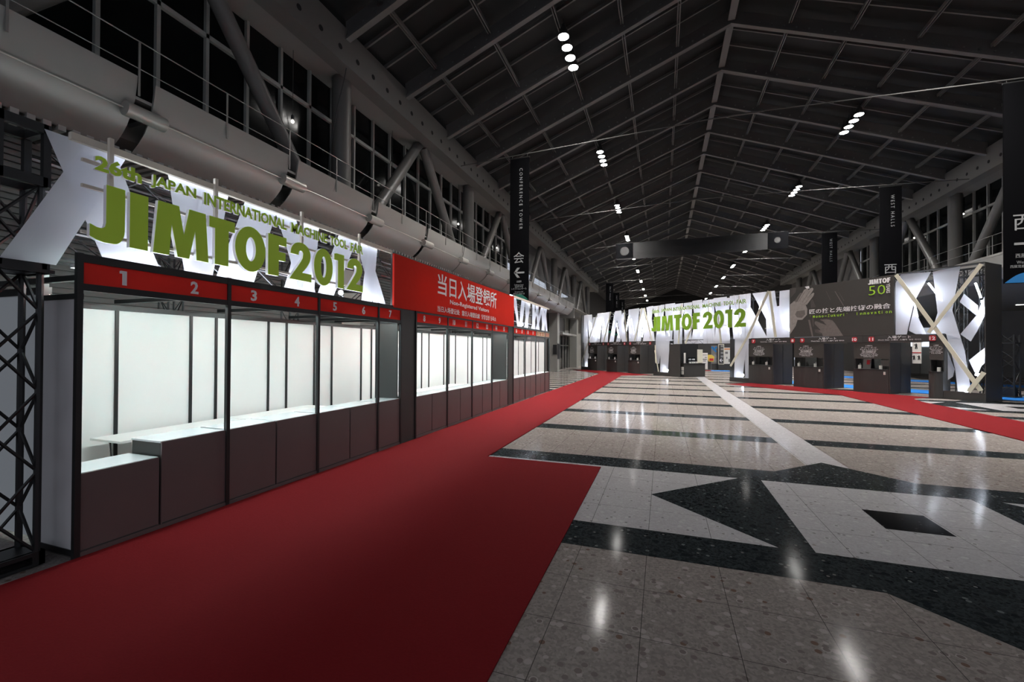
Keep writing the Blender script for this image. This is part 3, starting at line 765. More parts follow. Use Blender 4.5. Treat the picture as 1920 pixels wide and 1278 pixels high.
# ------------------------------------------------------------------ left lattice tower
tw = thing('lattice_tower', (-5.24, 2.05, 0), 'black square lattice tower at the left picture edge beside the grey booth end', 'lattice tower')
truss(tw, (-5.24, 2.045, .13), (-5.24, 2.045, 2.55), (1, 0, 0), (0, 1, 0), .27, .026, .013, .36)
truss(tw, (-5.24, 2.045, 2.62), (-5.24, 2.045, 3.30), (1, 0, 0), (0, 1, 0), .27, .026, .013, .34)
bp = MB()
for (x0, x1, y0, y1) in ((-5.42, -5.085, 1.86, 1.90), (-5.42, -5.085, 2.19, 2.23), (-5.42, -5.38, 1.86, 2.23)): bp.box(x0, x1, y0, y1, .012, .13)
bp.box(-5.125, -5.085, 1.86, 2.23, .012, .035); bp.box(-5.125, -5.085, 1.86, 2.23, .095, .13); bp.box(-5.125, -5.085, 1.86, 1.93, .035, .095); bp.box(-5.125, -5.085, 2.15, 2.23, .035, .095)
bp.box(-5.42, -5.1, 1.86, 2.23, .10, .13)
bp.build('base_plate', m_blk, tw)
for z0, z1 in ((2.53, 2.63), (3.28, 3.36), (3.74, 3.82)):
    cb = MB()
    for x in (-5.40, -5.10): cb.box(x, x + .05, 1.89, 2.2, z0, z1)
    for y in (1.88, 2.17): cb.box(-5.40, -5.05, y, y + .05, z0, z1)
    if z0 < 3: cb.box(-5.42, -5.02, 1.86, 2.24, z0, z0 + .03)
    cb.build('corner_frame', m_blk, tw)
for x in (-5.40, -5.10):
    for y in (1.88, 2.17): MB().box(x, x + .05, y, y + .05, 3.36, 3.74).build('corner_post', m_blk, tw)
# trusses behind the signs
for (y0, y1, x, z, nm) in ((2.3, 7.1, -5.42, 3.52, 'upper truss behind the green-lettered sign'), (2.3, 7.1, -5.5, 2.86, 'lower truss behind the green-lettered sign'), (14.3, 19.3, -5.42, 3.5, 'truss behind the white fabric strips at the far booth end'), (14.3, 19.3, -5.5, 2.86, 'lower truss behind the fabric strips at the far booth end'),
                           (7.2, 14.2, -5.42, 3.5, 'truss behind the large red banner')):
    t = thing('lattice_truss', (x, (y0 + y1) / 2, z), 'black horizontal lattice ' + nm, 'truss', 'booth trusses')
    truss(t, (x, y0, z), (x, y1, z), (1, 0, 0), (0, 0, 1), .27, .022, .010, .38, None, 6)
for y in (4.7, 7.02, 14.35, 19.2):
    t = thing('lattice_tower', (-7.4, y, 0), 'slim black lattice mast behind the booths at %s' % {4.7: 'the middle of the green-lettered sign', 7.02: 'the left end of the red banner', 14.35: 'the right end of the red banner', 19.2: 'the far booth end'}[y], 'lattice tower', 'masts behind the booths')
    truss(t, (-7.4, y, 0), (-7.4, y, 3.7), (1, 0, 0), (0, 1, 0), .22, .018, .009, .34, None, 6)
    MB().tube((-7.4, y, 3.70), (-5.42, y, 3.70), .022, 8).tube((-7.4, y, 3.1), (-5.5, y, 3.0), .022, 8).build('arm', m_blk, t)

# ------------------------------------------------------------------ white fabric strips of the booth signs
def strip_l(yt0, yt1, yb0, yb1, j, lab, zb=2.742, zt=3.76, m=None):
    mb = MB(); n = 10; x = XF - .045 - .013 * (j % 4)
    for i in range(n):
        for q in range(4):
            def pt(a, c):
                t = a / n; s = c / 4; wob = .006 * math.sin(5 * t + 3 * s + j)
                y = (yb0 + (yb1 - yb0) * s) * (1 - t) + (yt0 + (yt1 - yt0) * s) * t
                return (x + wob, y, zb + (zt - zb) * t)
            mb.quad(pt(i, q), pt(i, q + 1), pt(i + 1, q + 1), pt(i + 1, q))
    o = mb.build('fabric_strip', m or m_fab, None, True, False)
    return tag(o, lab, 'fabric strip', 'white fabric strips')
ST = [(2.42, 2.74, 1.89, 2.23), (2.15, 2.65, 2.56, 3.05), (3.13, 3.55, 3.31, 3.64), (3.50, 3.83, 3.35, 3.64), (4.02, 4.50, 3.66, 4.15), (4.48, 4.83, 4.90, 5.21),
      (4.95, 5.29, 4.65, 4.95), (5.0, 5.29, 5.0, 5.22), (5.69, 6.12, 5.24, 5.59), (6.45, 6.72, 6.27, 6.57), (6.12, 6.45, 6.62, 6.99)]
for j, (a, b, c, d) in enumerate(ST):
    strip_l(a, b, c, d, j, 'sheer white fabric strip behind the green letters, %s from the left, leaning %s' % (ORD[j], 'left' if a + b > c + d else 'right'), 2.605 if j == 0 else 2.742)
ST2 = [(14.27, 14.67, 14.83, 15.13), (15.36, 15.78, 15.05, 15.45), (15.82, 16.2, 16.0, 16.26), (16.22, 16.62, 15.8, 16.1), (16.7, 17.1, 16.75, 17.14), (17.42, 17.75, 16.62, 16.9), (17.3, 17.7, 17.6, 17.92), (18.22, 18.5, 17.31, 17.7), (18.1, 18.5, 18.3, 18.7), (18.75, 19.15, 18.17, 18.6), (18.6, 18.9, 19.0, 19.3)]
for j, (a, b, c, d) in enumerate(ST2):
    strip_l(a, b, c, d, j, 'white fabric strip above the far booth end, %s from the left, leaning %s' % (ORD[j], 'left' if a + b > c + d else 'right'))
# top battens, back tubes and a flood lamp
for y0, y1, nm in ((2.3, 7.1, 'above the green letters'), (14.28, 19.35, 'above the far booth end')):
    tag(MB().box(XF - .045, XF + .0, y0, y1, 3.735, 3.80).build('top_batten', m_wood), 'long pale wooden batten along the top of the fabric ' + nm, 'batten', 'top battens')
k = 0
for y0, y1 in ((2.6, 3.5), (3.55, 4.7), (4.75, 5.9), (5.95, 7.05), (14.4, 16.0), (16.1, 17.7), (17.8, 19.3)):
    for z, x, nm in ((2.735, -5.34, 'lower'), (3.825, -5.10, 'upper')):
        t = thing('fluorescent_tube', (x, (y0 + y1) / 2, z), '%s fluorescent tube behind the fabric strips, %s of its row from the left' % (nm, ORD[k]), 'tube light', 'tubes behind the booth fabrics')
        MB().tube((x, y0, z), (x, y1, z), .02, 8).build('tube', e_back if nm == 'lower' else e_back2, t, True)
        MB().box(x - .04, x - .022, y0, y1, z - .03, z + .03).build('fitting', m_whiteb, t)
        for yb in (y0 + .1, y1 - .13):
            if nm == 'upper': MB().box(-5.32, -5.122, yb, yb + .03, 3.62, 3.65).box(-5.142, -5.122, yb, yb + .03, 3.65, 3.80).build('bracket', m_blk, t)
            else: MB().box(-5.40, x - .03, yb, yb + .03, z - .02, z + .02).build('bracket', m_blk, t)
    k += 1
for i, y0 in enumerate((7.9, 10.0, 11.95)):  # unseen tubes added to brighten the red banner from behind
    t = thing('fluorescent_tube', (-5.2, y0 + 1.1, 3.2), 'added fluorescent tube lighting the large red banner from behind, %s from the left' % ORD[i], 'tube light', 'added tubes behind the red banner')
    MB().tube((-5.25, y0, 3.2), (-5.25, y0 + 2.2, 3.2), .02, 8).build('tube', e_gate, t, True)
    MB().box(-5.30, -5.275, y0, y0 + 2.2, 3.17, 3.23).build('fitting', m_whiteb, t)
    for yb in (y0 + .2, y0 + 1.9): MB().box(-5.315, -5.295, yb, yb + .03, 3.19, 3.42).build('bracket', m_blk, t)
def flood(x, y, z, lab, r=.055, d=(1, 0, 0)):
    t = thing('flood_lamp', (x, y, z), lab, 'flood lamp', 'flood lamps')
    d = Vector(d).normalized(); p = Vector((x, y, z))
    MB().tube(p - d * .12, p, r * .6, 12, r).build('housing', m_lampb, t, True)
    MB().tube(p, p + d * .008, r * .9, 14).build('lens', e_flood, t)
    MB().tube(p - d * .08, p - d * .08 + Vector((0, 0, -.09)), .012, 6).build('bracket', m_blk, t)
flood(-5.25, 6.05, 2.86, 'round flood lamp under the last green numeral of the left sign', .045, (1, -.5, -.05))
flood(-5.3, 14.7, 2.9, 'round flood lamp at the left of the far white fabrics', .05, (1, -.9, -.1))
flood(-5.3, 16.4, 2.9, 'round flood lamp amid the far white fabrics', .05, (1, -.9, -.1))

# ------------------------------------------------------------------ green lettering of the booth sign
XS = -4.85
sg = thing('letter_sign', (-4.88, 4.3, 2.85), 'large green exhibition name letters on wooden battens above windows 1 to 7', 'letter sign')
for key, y0, y1 in (('J', 2.394, 2.66), ('I', 2.701, 2.856), ('M', 2.904, 3.465), ('T', 3.471, 3.779), ('O', 3.785, 4.202), ('F', 4.245, 4.532), ('2', 4.588, 4.978), ('0', 5.028, 5.408), ('1', 5.44, 5.658), ('2b', 5.721, 6.123)):
    mb = MB(); put_shape(mb, GL[key], (XS - .045, y0, 2.857), (0, 1, 0), (0, 0, 1), (1, 0, 0), y1 - y0, .536, .043)
    o = mb.build('letter', m_lwhite, sg)
    mb = MB(); put_shape(mb, GL[key], (XS - .002, y0, 2.857), (0, 1, 0), (0, 0, 1), (1, 0, 0), y1 - y0, .536, .003)
    f = mb.build('letter_face', m_green, o)
for body, y0, y1, bo in (('26th', 2.425, 2.798, .04), ('JAPAN', 2.877, 3.322, .03), ('INTERNATIONAL', 3.409, 4.532, .03), ('MACHINE', 4.612, 5.287, .03), ('TOOL', 5.347, 5.732, .03), ('FAIR', 5.812, 6.123, .03)):
    mb = MB(); put_text(mb, body, (XS - .028, y0, 3.50), (0, 1, 0), (0, 0, 1), (1, 0, 0), y1 - y0, .14, .026, bo)
    o = mb.build('subtitle_word', m_lwhite, sg)
    mb = MB(); put_text(mb, body, (XS - .002, y0, 3.50), (0, 1, 0), (0, 0, 1), (1, 0, 0), y1 - y0, .14, .003, bo)
    mb.build('word_face', m_green, o)
for y in (2.577, 3.59, 4.858, 6.376 - .27):
    MB().box(XS - .085, XS - .05, y - .018, y + .018, 3.33, 3.86).build('upright_batten', m_wood, sg)
for z in (2.93, 3.345, 3.575):
    MB().box(XS - .075, XS - .046, 2.36, 6.16, z - .014, z + .014).build('cross_batten', m_wood, sg)

# ------------------------------------------------------------------ big red banner
rb = thing('red_banner', (XF + .03, 10.68, 2.68), 'large red sign banner with white Japanese lettering above the middle booths', 'banner')
MB().box(XF - .01, XF + .03, 7.12, 14.24, 2.70, 3.745).build('cloth', m_redflag, rb)
MB().box(XF - .05, XF - .012, 7.12, 7.16, 2.70, 3.745).box(XF - .05, XF - .012, 14.2, 14.24, 2.70, 3.745).box(XF - .05, XF - .012, 7.16, 14.2, 3.70, 3.745).build('frame', m_blk, rb)
XR_ = XF + .031
def rtext(body, y0, y1, z0, h, bold):
    mb = MB(); put_text(mb, body, (XR_, y0, z0), (0, 1, 0), (0, 0, 1), (1, 0, 0), y1 - y0, h, .004, bold)
    mb.build('lettering', m_num, rb)
rtext('当日入場登録所', 8.83, 12.55, 3.16, .50, .010)
rtext('Non-Registered Visitors', 9.44, 11.93, 2.965, .14, .010)
rtext('当日入场登记处', 8.82, 9.97, 2.765, .135, .005)
rtext('當日入場登記處', 10.11, 11.25, 2.765, .135, .005)
rtext('당일입장 등록소', 11.38, 12.52, 2.765, .135, .005)

# ================================================================== THE ENTRANCE GATES (frame u, w, z)
XP = GD * -1      # reading direction on the gate (left to right as seen from the hall)
def gtext(mb, body, u_left, u_right, z0, h, w0=.02, th=.006, bold=0.0):
    return put_text(mb, body, G(u_left, w0, z0), XP, UZ, GN, u_left - u_right, h, th, bold)
def gpoly(mb, pts, w0, th):
    return mb.prism([G(u, w0, z) for u, z in pts], GN * th)
# header bands with red numeral plates and gate lettering
k = 0
for u0, u1, pl, tx_u, nm in ((24.24, 27.28, (26.99, 24.74), 25.85, '1 and 2'), (21.20, 24.23, (24.0, 21.68), 22.85, '3 and 4'), (18.16, 21.19, (20.94, 18.52), 19.75, '5 and 6'),
                             (7.16, 9.97, (9.66, 7.34), 8.45, '7 and 8'), (4.05, 7.15, (6.83, 4.38), 5.6, '9 and 10'), (1.17, 4.04, (3.69, 1.51), 2.65, '11 and 12')):
    t = thing('gate_header', G((u0 + u1) / 2, 0, 2.31), 'charcoal gate header board with red plates %s' % nm, 'gate header', 'gate header boards')
    a = MB(); gbox(a, u0, u1, -.10, 0, 2.31, 2.62); a.build('board', m_char, t)
    for uu, n in zip(pl, nm.split(' and ')):
        c = G(uu, 0, 2.455)
        a = MB(); rr = .115
        pts = [c + XP * (x * rr) + UZ * (z * rr) for x, z in [(-1, -.6), (-.6, -1), (.6, -1), (1, -.6), (1, .6), (.6, 1), (-.6, 1), (-1, .6)]]
        a.prism(pts, GN * .012); pt = a.build('numeral_plate', m_redp, t)
        a = MB(); hw = (.06 if len(n) == 1 else .105) - .012 * n.count('1')
        gtext(a, n, uu + hw, uu - hw, 2.385, .14, .013, .004, .03); a.build('numeral', m_num, pt)
    a = MB(); gtext(a, '入場ゲート', tx_u + .42, tx_u - .42, 2.47, .12, .001, .004, .004)
    gtext(a, 'Check Gate  入場口  入場門  입장 게이트', tx_u + .78, tx_u - .78, 2.385, .06, .001, .004, .006)
    a.build('lettering', m_num, t)
    if nm in ('7 and 8', '9 and 10', '11 and 12', '5 and 6'):
        a = MB(); gbox(a, u0 + .7, u1 - .7, -.09, -.03, 2.29, 2.31); a.build('light_strip', m_rail, t)
# check-in desks and passage walls
DK = [(25.75, 27.27, 1), (22.72, 24.22, 2), (19.72, 21.18, 3), (8.50, 9.96, 4), (5.80, 7.28, 5), (3.02, 4.42, 6), (1.18, 1.63, 7)]
dlab = ['under the plates 1 and 2, farthest left', 'under the plates 3 and 4', 'under the plates 5 and 6', 'beneath plate 7', 'beneath plate 9', 'beneath plate 11', 'beneath plate 12, a narrow half desk']
item_i = 0
for (u0, u1, n) in DK:
    lab = dlab[n - 1]
    t = thing('check_in_desk', G((u0 + u1) / 2, -.3, 0), 'dark gate check-in desk with printed notice board ' + lab, 'desk', 'gate check-in desks')
    wd = u1 - u0
    a = MB(); N = 10                                     # slightly bowed counter front
    lo = [G(u0 + wd * i / N, .02 + .14 * math.sin(math.pi * i / N), .012) for i in range(N + 1)] + [G(u1, -.55, .012), G(u0, -.55, .012)]
    a.prism(lo, UZ * 1.05); a.build('counter', m_char, t)
    a = MB(); tp = [G(u0 + wd * i / N, .04 + .15 * math.sin(math.pi * i / N), 1.062) for i in range(N + 1)] + [G(u1, -.58, 1.062), G(u0, -.58, 1.062)]
    a.prism(tp, UZ * .03); a.build('counter_top', m_blk, t)
    a = MB(); gbox(a, u0, u1, -.08, -.02, 1.56, 2.31); a.build('notice_board', m_board, t)
    a = MB(); gbox(a, u0, u1, -.60, -.55, 1.092, 2.31); a.build('back_panel', m_char, t)
    for e in (0, 1):
        a = MB(); ue = u0 if e == 0 else u1 - .03; gbox(a, ue, ue + .03, -.55, -.08, 1.092, 2.31); a.build('side_panel', m_char, t)
    a = MB(); uc = u1 - (.95 if wd > 1 else .22)
    if wd > 1:
        rows = [('入場証を', .2, .055), ('カードリーダーに', .42, .07), ('タッチしてください', .5, .07), ('请将入场证轻触读卡器', .4, .045), ('請將入場證輕觸讀卡機', .36, .045), ('Please touch your badge to', .42, .045), ('the card reader at the gate', .5, .045), ('입장증을 카드 리더에', .46, .04), ('터치해 주십시오', .3, .04)]
        uc = u1 - .62
    else:
        rows = [('入場証', .12, .05), ('カードリーダー', .26, .05), ('タッチして', .3, .05), ('Please touch', .24, .04), ('your badge', .2, .04), ('카드 리더에', .28, .04), ('터치해', .2, .04)]
    zz = 2.20
    for body, hw, hh in rows:
        zz -= hh * 1.25
        gtext(a, body, uc + hw * .72, uc - hw * .72, zz, hh, -.019, .003, .004)
    a.build('notice_lettering', m_num, t)
    if wd > 1:
        a = MB(); gbox(a, uc - .28, uc + .30, -.50, -.46, 1.12, 1.56); sc = a.build('monitor', m_screen, t)
        # things on the counter
        for e in (-1, 1):
            pos = G(uc - e * .42, -.12, 1.0925)
            s_ = thing('card_reader', pos, 'small pale %s-hand card reader on the desk %s' % ('left' if e < 0 else 'right', lab.replace(', farthest left', '')), 'card reader', 'card readers on the gate desks')
            a = MB(); a.prism([pos + XP * -.05 + GN * .05, pos + XP * .05 + GN * .05, pos + XP * .04 + GN * -.04, pos + XP * -.04 + GN * -.04], UZ * .17); a.build('body', m_paper, s_)
            a = MB(); a.tube(pos + GN * -.02 + UZ * .17, pos + GN * -.02 + UZ * .24, .035, 8, .02); a.build('head', m_greyp, s_)
        pos = G(u0 + .12, .05, .86)
        sg2 = thing('hand_scanner', pos, 'white hand scanner hanging on the desk ' + lab, 'scanner', 'hanging hand scanners')
        a = MB(); a.obox(pos + XP * -.03, XP * .06, GN * .06, UZ * .13); a.build('scanner_body', m_paper, sg2)
        a = MB(); pts = [pos + GN * (.03 + .05 * math.sin(q * .55)) + XP * (.04 * q) + UZ * (.23 - .05 * q + .012 * q * q) for q in range(6)]
        a.path([pos + GN * .03 + UZ * .13] + pts[:1] + pts[1:], .008); a.build('cable', m_blk, sg2)
        if n in (6,):
            pos = G(4.18, -.3, 1.0925)
            st = thing('paper_stand', pos, 'upright paper notice standing at the left of the desk beneath plate 11', 'paper stand')
            a = MB(); a.obox(pos + XP * -.02, XP * .33, GN * .01, UZ * .52 + GN * -.08); a.build('sheet', m_greyp, st)
            a = MB(); a.obox(pos + XP * .14 + UZ * .2 + GN * -.015, XP * .12, GN * .012, UZ * .2 + GN * -.03); a.build('print', m_redp, st)
            pos = G(3.28, -.3, 1.0925)
            mo = thing('monitor', pos, 'small grey flat monitor at the right of the desk beneath plate 11', 'monitor')
            a = MB(); a.obox(pos + XP * -.18 + UZ * .14, XP * .38, GN * .03, UZ * .27); a.build('screen', m_greyp, mo)
            a = MB(); a.obox(pos + XP * -.03, XP * .06, GN * .02, UZ * .15).obox(pos + XP * -.1 + GN * -.06, XP * .2, GN * .12, UZ * .012); a.build('stand', m_blk, mo)
        # passage wall running back from the desk's right end, in two panels
        wl_ = thing('passage_wall', G(u0 - .02, -.8, 0), 'charcoal passage wall running back beside the desk ' + lab, 'passage wall', 'gate passage walls')
        for q, (w0, w1) in enumerate(((-.80, 0.0), (-1.62, -.82))):
            a = MB(); gbox(a, u0 - .045, u0 - .005, w0, w1, .012, 2.30); a.build('panel', m_char, wl_)
        a = MB(); gbox(a, u0 - .05, u0 - .01, -.82, -.80, .012, 2.30); a.build('joint_post', m_blk, wl_)
    else:
        pos = G(1.35, -.12, 1.0925)
        s_ = thing('card_reader', pos, 'small pale card reader on the narrow desk beneath plate 12', 'card reader', 'card readers on the gate desks')
        a = MB(); a.prism([pos + XP * -.05 + GN * .05, pos + XP * .05 + GN * .05, pos + XP * .04 + GN * -.04, pos + XP * -.04 + GN * -.04], UZ * .17); a.build('body', m_paper, s_)
# wall poster in the last passage
po = thing('wall_poster', G(2.1, -1.7, 1.4), 'white two-picture notice with black figures hanging in the passage left of plate 12', 'poster')
PU0, PU1 = 2.62, 2.95
a = MB(); gbox(a, PU0, PU1, -1.72, -1.69, 1.36, 2.32); a.build('sheet', m_paper, po)
a = MB(); gbox(a, PU0, PU1, -1.688, -1.684, 1.83, 1.87); a.build('red_bar', m_redp, po)
a = MB()
for (uu, zz, s_) in ((2.80, 2.02, 1.0), (2.88, 1.52, .85), (2.70, 1.52, .85)):
    c = G(uu, -1.686, zz)
    a.prism([c + XP * (x * s_) + UZ * (z * s_) for x, z in ((-.05, 0), (-.01, 0), (0, .1), (.02, 0), (.05, 0), (.035, .17), (.05, .2), (.02, .21), (.015, .25), (-.02, .25), (-.02, .21), (-.09, .2), (-.09, .18), (-.03, .16))], GN * .004)
a.build('figures', m_hole, po)
# rail in the passage by plate 10
t = thing('barrier_post', G(5.3, -1.9, 0), 'pale upright post in the passage between desk nine and desk eleven', 'post')
a = MB(); a.tube(G(5.3, -1.9, .012), G(5.3, -1.9, 1.95), .035, 10); a.build('upright', m_cream, t)
a = MB(); gbox(a, 5.05, 5.26, -1.95, -1.85, 1.8, 2.15); a.build('head_box', m_blk, t)

# picture board with the printed hands
pbd = thing('picture_board', G(5.16, 0, 2.63), 'big dark picture board with two printed hands and white Japanese slogan', 'sign board')
a = MB(); gbox(a, 2.82, 7.51, -.10, 0, 2.63, 5.28); a.build('board', m_board, pbd)
HANDS = {
'palm': (m_skin1, [(7.48, 4.4), (7.25, 4.58), (6.83, 4.53), (6.67, 4.36), (6.57, 4.09), (6.59, 3.78), (6.83, 3.54), (7.08, 3.55), (7.18, 3.23), (7.49, 2.79)]),
'f1': (m_skin2, [(7.26, 4.54), (6.95, 4.95), (6.88, 4.97), (6.83, 4.93), (7.05, 4.5)]), 'f2': (m_skin1, [(7.08, 4.50), (6.74, 5.10), (6.63, 5.15), (6.53, 5.14), (6.5, 5.04), (6.84, 4.46)]),
'f3': (m_skin1, [(6.87, 4.48), (6.50, 5.06), (6.42, 5.14), (6.31, 5.16), (6.26, 5.10), (6.28, 5.02), (6.71, 4.40)]), 'f4': (m_skin1, [(6.76, 4.38), (6.35, 4.85), (6.27, 4.90), (6.22, 4.86), (6.26, 4.73), (6.59, 4.30)]),
'shade': (m_skin2, [(7.21, 3.85), (7.12, 4.01), (6.7, 4.04), (6.67, 3.81), (6.86, 3.64), (7.1, 3.68)]), 'tip': (m_num, [(6.7, 5.26), (6.48, 5.27), (6.46, 5.14), (6.6, 5.15)]),
'handb': (m_skin2, [(6.2, 3.39), (6.14, 3.43), (6.07, 3.4), (5.61, 3.18), (5.79, 3.4), (5.94, 3.48), (5.91, 3.5), (5.6, 3.49), (5.37, 3.43), (5.25, 3.29), (4.86, 2.64), (5.79, 2.64), (5.85, 2.8), (6.03, 2.94), (5.91, 2.97), (6.19, 3.28)]),
'fb': (m_skin3, [(6.21, 3.0), (6.03, 3.01), (5.86, 2.84), (5.91, 2.77), (6.18, 2.86)]), 'tool': (m_skin2, [(6.53, 3.52), (6.43, 3.51), (6.27, 2.66), (6.34, 2.64)]), 'tool2': (m_skin3, [(6.34, 3.6), (6.24, 3.61), (6.24, 3.16), (6.3, 3.16)]),
'block': (m_skin3, [(6.41, 4.49), (6.3, 4.57), (6.14, 4.15), (6.39, 4.12)]), 's1': (m_skin3, [(5.65, 4.89), (5.63, 4.89), (5.43, 4.43), (5.45, 4.42)]), 's2': (m_skin2, [(5.25, 4.84), (5.22, 4.84), (4.84, 4.11), (4.87, 4.1)]), 's3': (m_skin3, [(5.08, 4.8), (5.07, 4.8), (4.82, 4.34), (4.85, 4.33)]),
'bk': (m_skin3, [(7.46, 5.26), (7.15, 5.26), (7.18, 5.03), (7.45, 4.76)])}
lv = {'bk': 1, 'block': 1, 'tool': 1, 'tool2': 1, 's1': 1, 's2': 1, 's3': 1, 'palm': 2, 'fb': 2, 'f1': 3, 'f2': 4, 'f3': 5, 'f4': 6, 'shade': 4, 'tip': 7, 'handb': 3}
for nm, ks in (('printed_hand', ['palm', 'f1', 'f2', 'f3', 'f4', 'shade', 'tip']), ('printed_hand', ['handb', 'fb']), ('printed_tool', ['tool', 'tool2', 'block', 's1', 's2', 's3', 'bk'])):
    a = MB(); ms = []
    for q in ks:
        mm, pts = HANDS[q]
        if mm not in ms: ms.append(mm)
        a.mi(ms.index(mm)); gpoly(a, pts, .0005, .0008 * lv[q])
    # knuckle and crease lines of the print
    if ks[0] == 'palm':
        if m_skin3 not in ms: ms.append(m_skin3)
        a.mi(ms.index(m_skin3))
        for (p, q) in (((7.03, 4.49), (6.67, 5.02)), ((6.83, 4.45), (6.44, 5.0)), ((6.72, 4.36), (6.33, 4.78)), ((7.18, 4.45), (6.9, 4.9)), ((7.2, 4.1), (6.9, 4.15)), ((6.95, 4.4), (6.7, 4.3)), ((7.3, 3.6), (7.1, 3.55)), ((7.4, 3.3), (7.2, 3.4))):
            gpoly(a, [(p[0] - .008, p[1]), (p[0] + .008, p[1]), (q[0] + .008, q[1]), (q[0] - .008, q[1])], .0005, .0064)
        if m_num not in ms: pass
    a.build(nm, ms, pbd)
a = MB(); gtext(a, '匠の技と先端技術の融合', 6.46, 2.95, 3.81, .245, .006, .006, .008); a.build('slogan', m_num, pbd)
a = MB(); x = 6.30
word = '"Mono-Zukuri"  Innovation'
n_ = len(word)
for i, ch in enumerate(word):
    if ch == ' ': continue
    ul = 6.38 - (6.38 - 2.95) * i / (n_ - 1)
    hh = .13 if ch in 'MZIkti' else (.03 if ch in '"-' else .10)
    z0 = 3.60 if ch not in '"-' else (3.70 if ch == '"' else 3.64)
    gtext(a, ch, ul + .045, ul - .045 if ch not in 'Ii"' else ul + .02, z0, hh, .006, .006, .012)
a.build('english_slogan', m_lime, pbd)
a = MB(); u = 3.81
for key, wd_ in (('J', .12), ('I', .065), ('M', .2), ('T', .12), ('O', .17), ('F', .12)):
    put_shape(a, GL[key], G(u, .006, 4.965), XP, UZ, GN, wd_, .215, .006); u -= wd_ + .012
a.build('logo_word', m_num, pbd)
a = MB(); gtext(a, '50', 3.79, 3.14, 4.47, .42, .006, .006, -.012); a.build('logo_figure', m_lime, pbd)
a = MB(); put_text(a, 'YEARS', G(3.105, .006, 4.92), UZ * -1, XP, GN, .42, .14, .006, .008); a.build('logo_years', m_num, pbd)

# tower frames (black boxes)
def gframe(name, lab, boxes, m=m_char, cat='gate tower', base=None):
    ub = sum(b[0] + b[1] for b in boxes) / (2 * len(boxes))
    t = thing(name, G(ub, -.4, 0), lab, cat)
    for nm, (u0, u1, w0, w1, z0, z1) in zip(base, boxes):
        a = MB(); gbox(a, u0, u1, w0, w1, z0, z1); a.build(nm, m, t)
    return t
gframe('gate_tower', 'tall black box frame of the right-hand gate tower', [(-.06, -.03, -1.25, .02, .004, 5.30), (-.03, 1.17, -.05, .01, .004, .33), (-.03, 1.17, -1.25, -.05, .004, .08), (-.03, 2.81, -.35, .0, 5.29, 5.32)], base=['side_board', 'plinth', 'floor_board', 'top_rail'])
gframe('gate_tower', 'black plinth and edges of the gate tower left of plate 7', [(9.98, 11.30, -.05, .01, .004, .27), (11.27, 11.30, -1.0, -.02, .27, 2.62), (9.98, 10.0, -1.0, -.02, .27, 2.31), (10.0, 11.27, -.95, -.9, .27, 2.62)], base=['plinth', 'left_edge', 'right_edge', 'back_board'])
gframe('gate_tower', 'black plinth and edges of the gate tower left of the information desk', [(16.52, 18.15, -.05, .01, .004, .27), (18.12, 18.15, -1.0, -.02, .27, 2.3), (15.46, 16.50, -.08, -.02, .004, 2.36), (16.52, 18.12, -.95, -.9, .27, 2.62)], base=['plinth', 'left_edge', 'dark_panel', 'back_board'])
gframe('gate_tower', 'black edge tower at the far left end of the gate', [(28.40, 28.50, -.9, .02, .004, 5.3), (27.29, 28.40, -.05, .01, .004, .27), (27.29, 28.4, -.95, -.9, .27, 2.62)], base=['side_board', 'plinth', 'back_board'])
# trusses inside the gate
def gtruss(u0, w0, z0, u1, w1, z1, lab, s=.3, vert=False):
    p, q = G(u0, w0, z0), G(u1, w1, z1)
    t = thing('lattice_tower' if vert else 'lattice_truss', (p.x, p.y, min(z0, z1)) if vert else ((p.x + q.x) / 2, (p.y + q.y) / 2, z0), lab, 'lattice tower' if vert else 'truss', 'gate trusses')
    truss(t, p, q, GD if vert else GN, GN if vert else UZ, s, .022, .011, .34 if vert else .42, None, 6)
gtruss(.2, -.75, .004, .2, -.75, 5.2, 'black lattice mast inside the right-hand gate tower, right one', .26, True)
gtruss(.95, -.85, .004, .95, -.85, 5.2, 'black lattice mast inside the right-hand gate tower, left one', .26, True)
gtruss(9.9, -.8, 0.3, 9.9, -.8, 5.2, 'black lattice mast inside the gate tower left of plate 7', .26, True) if False else None
gtruss(10.45, -.7, .004, 10.45, -.7, 5.2, 'black lattice mast inside the gate tower left of plate 7', .26, True)
gtruss(17.0, -.7, .004, 17.0, -.7, 5.2, 'black lattice mast inside the gate tower left of the information desk', .26, True)
gtruss(27.9, -.6, .004, 27.9, -.6, 5.2, 'black lattice mast inside the far left gate tower', .26, True)
gtruss(22.0, -.7, 2.65, 22.0, -.7, 5.2, 'black lattice mast standing on the header over plates 3 and 4', .26, True)
gtruss(.1, -.6, 5.05, 2.8, -.6, 5.05, 'black lattice truss along the top of the right-hand fabrics')
gtruss(7.6, -.6, 5.1, 18.1, -.6, 5.1, 'long black lattice truss along the top of the middle fabrics')
gtruss(18.2, -.6, 5.1, 28.3, -.6, 5.1, 'long black lattice truss along the top of the left fabrics')
gtruss(11.35, -.3, 2.50, 16.5, -.3, 2.50, 'black lattice truss over the centre opening of the gate', .28)
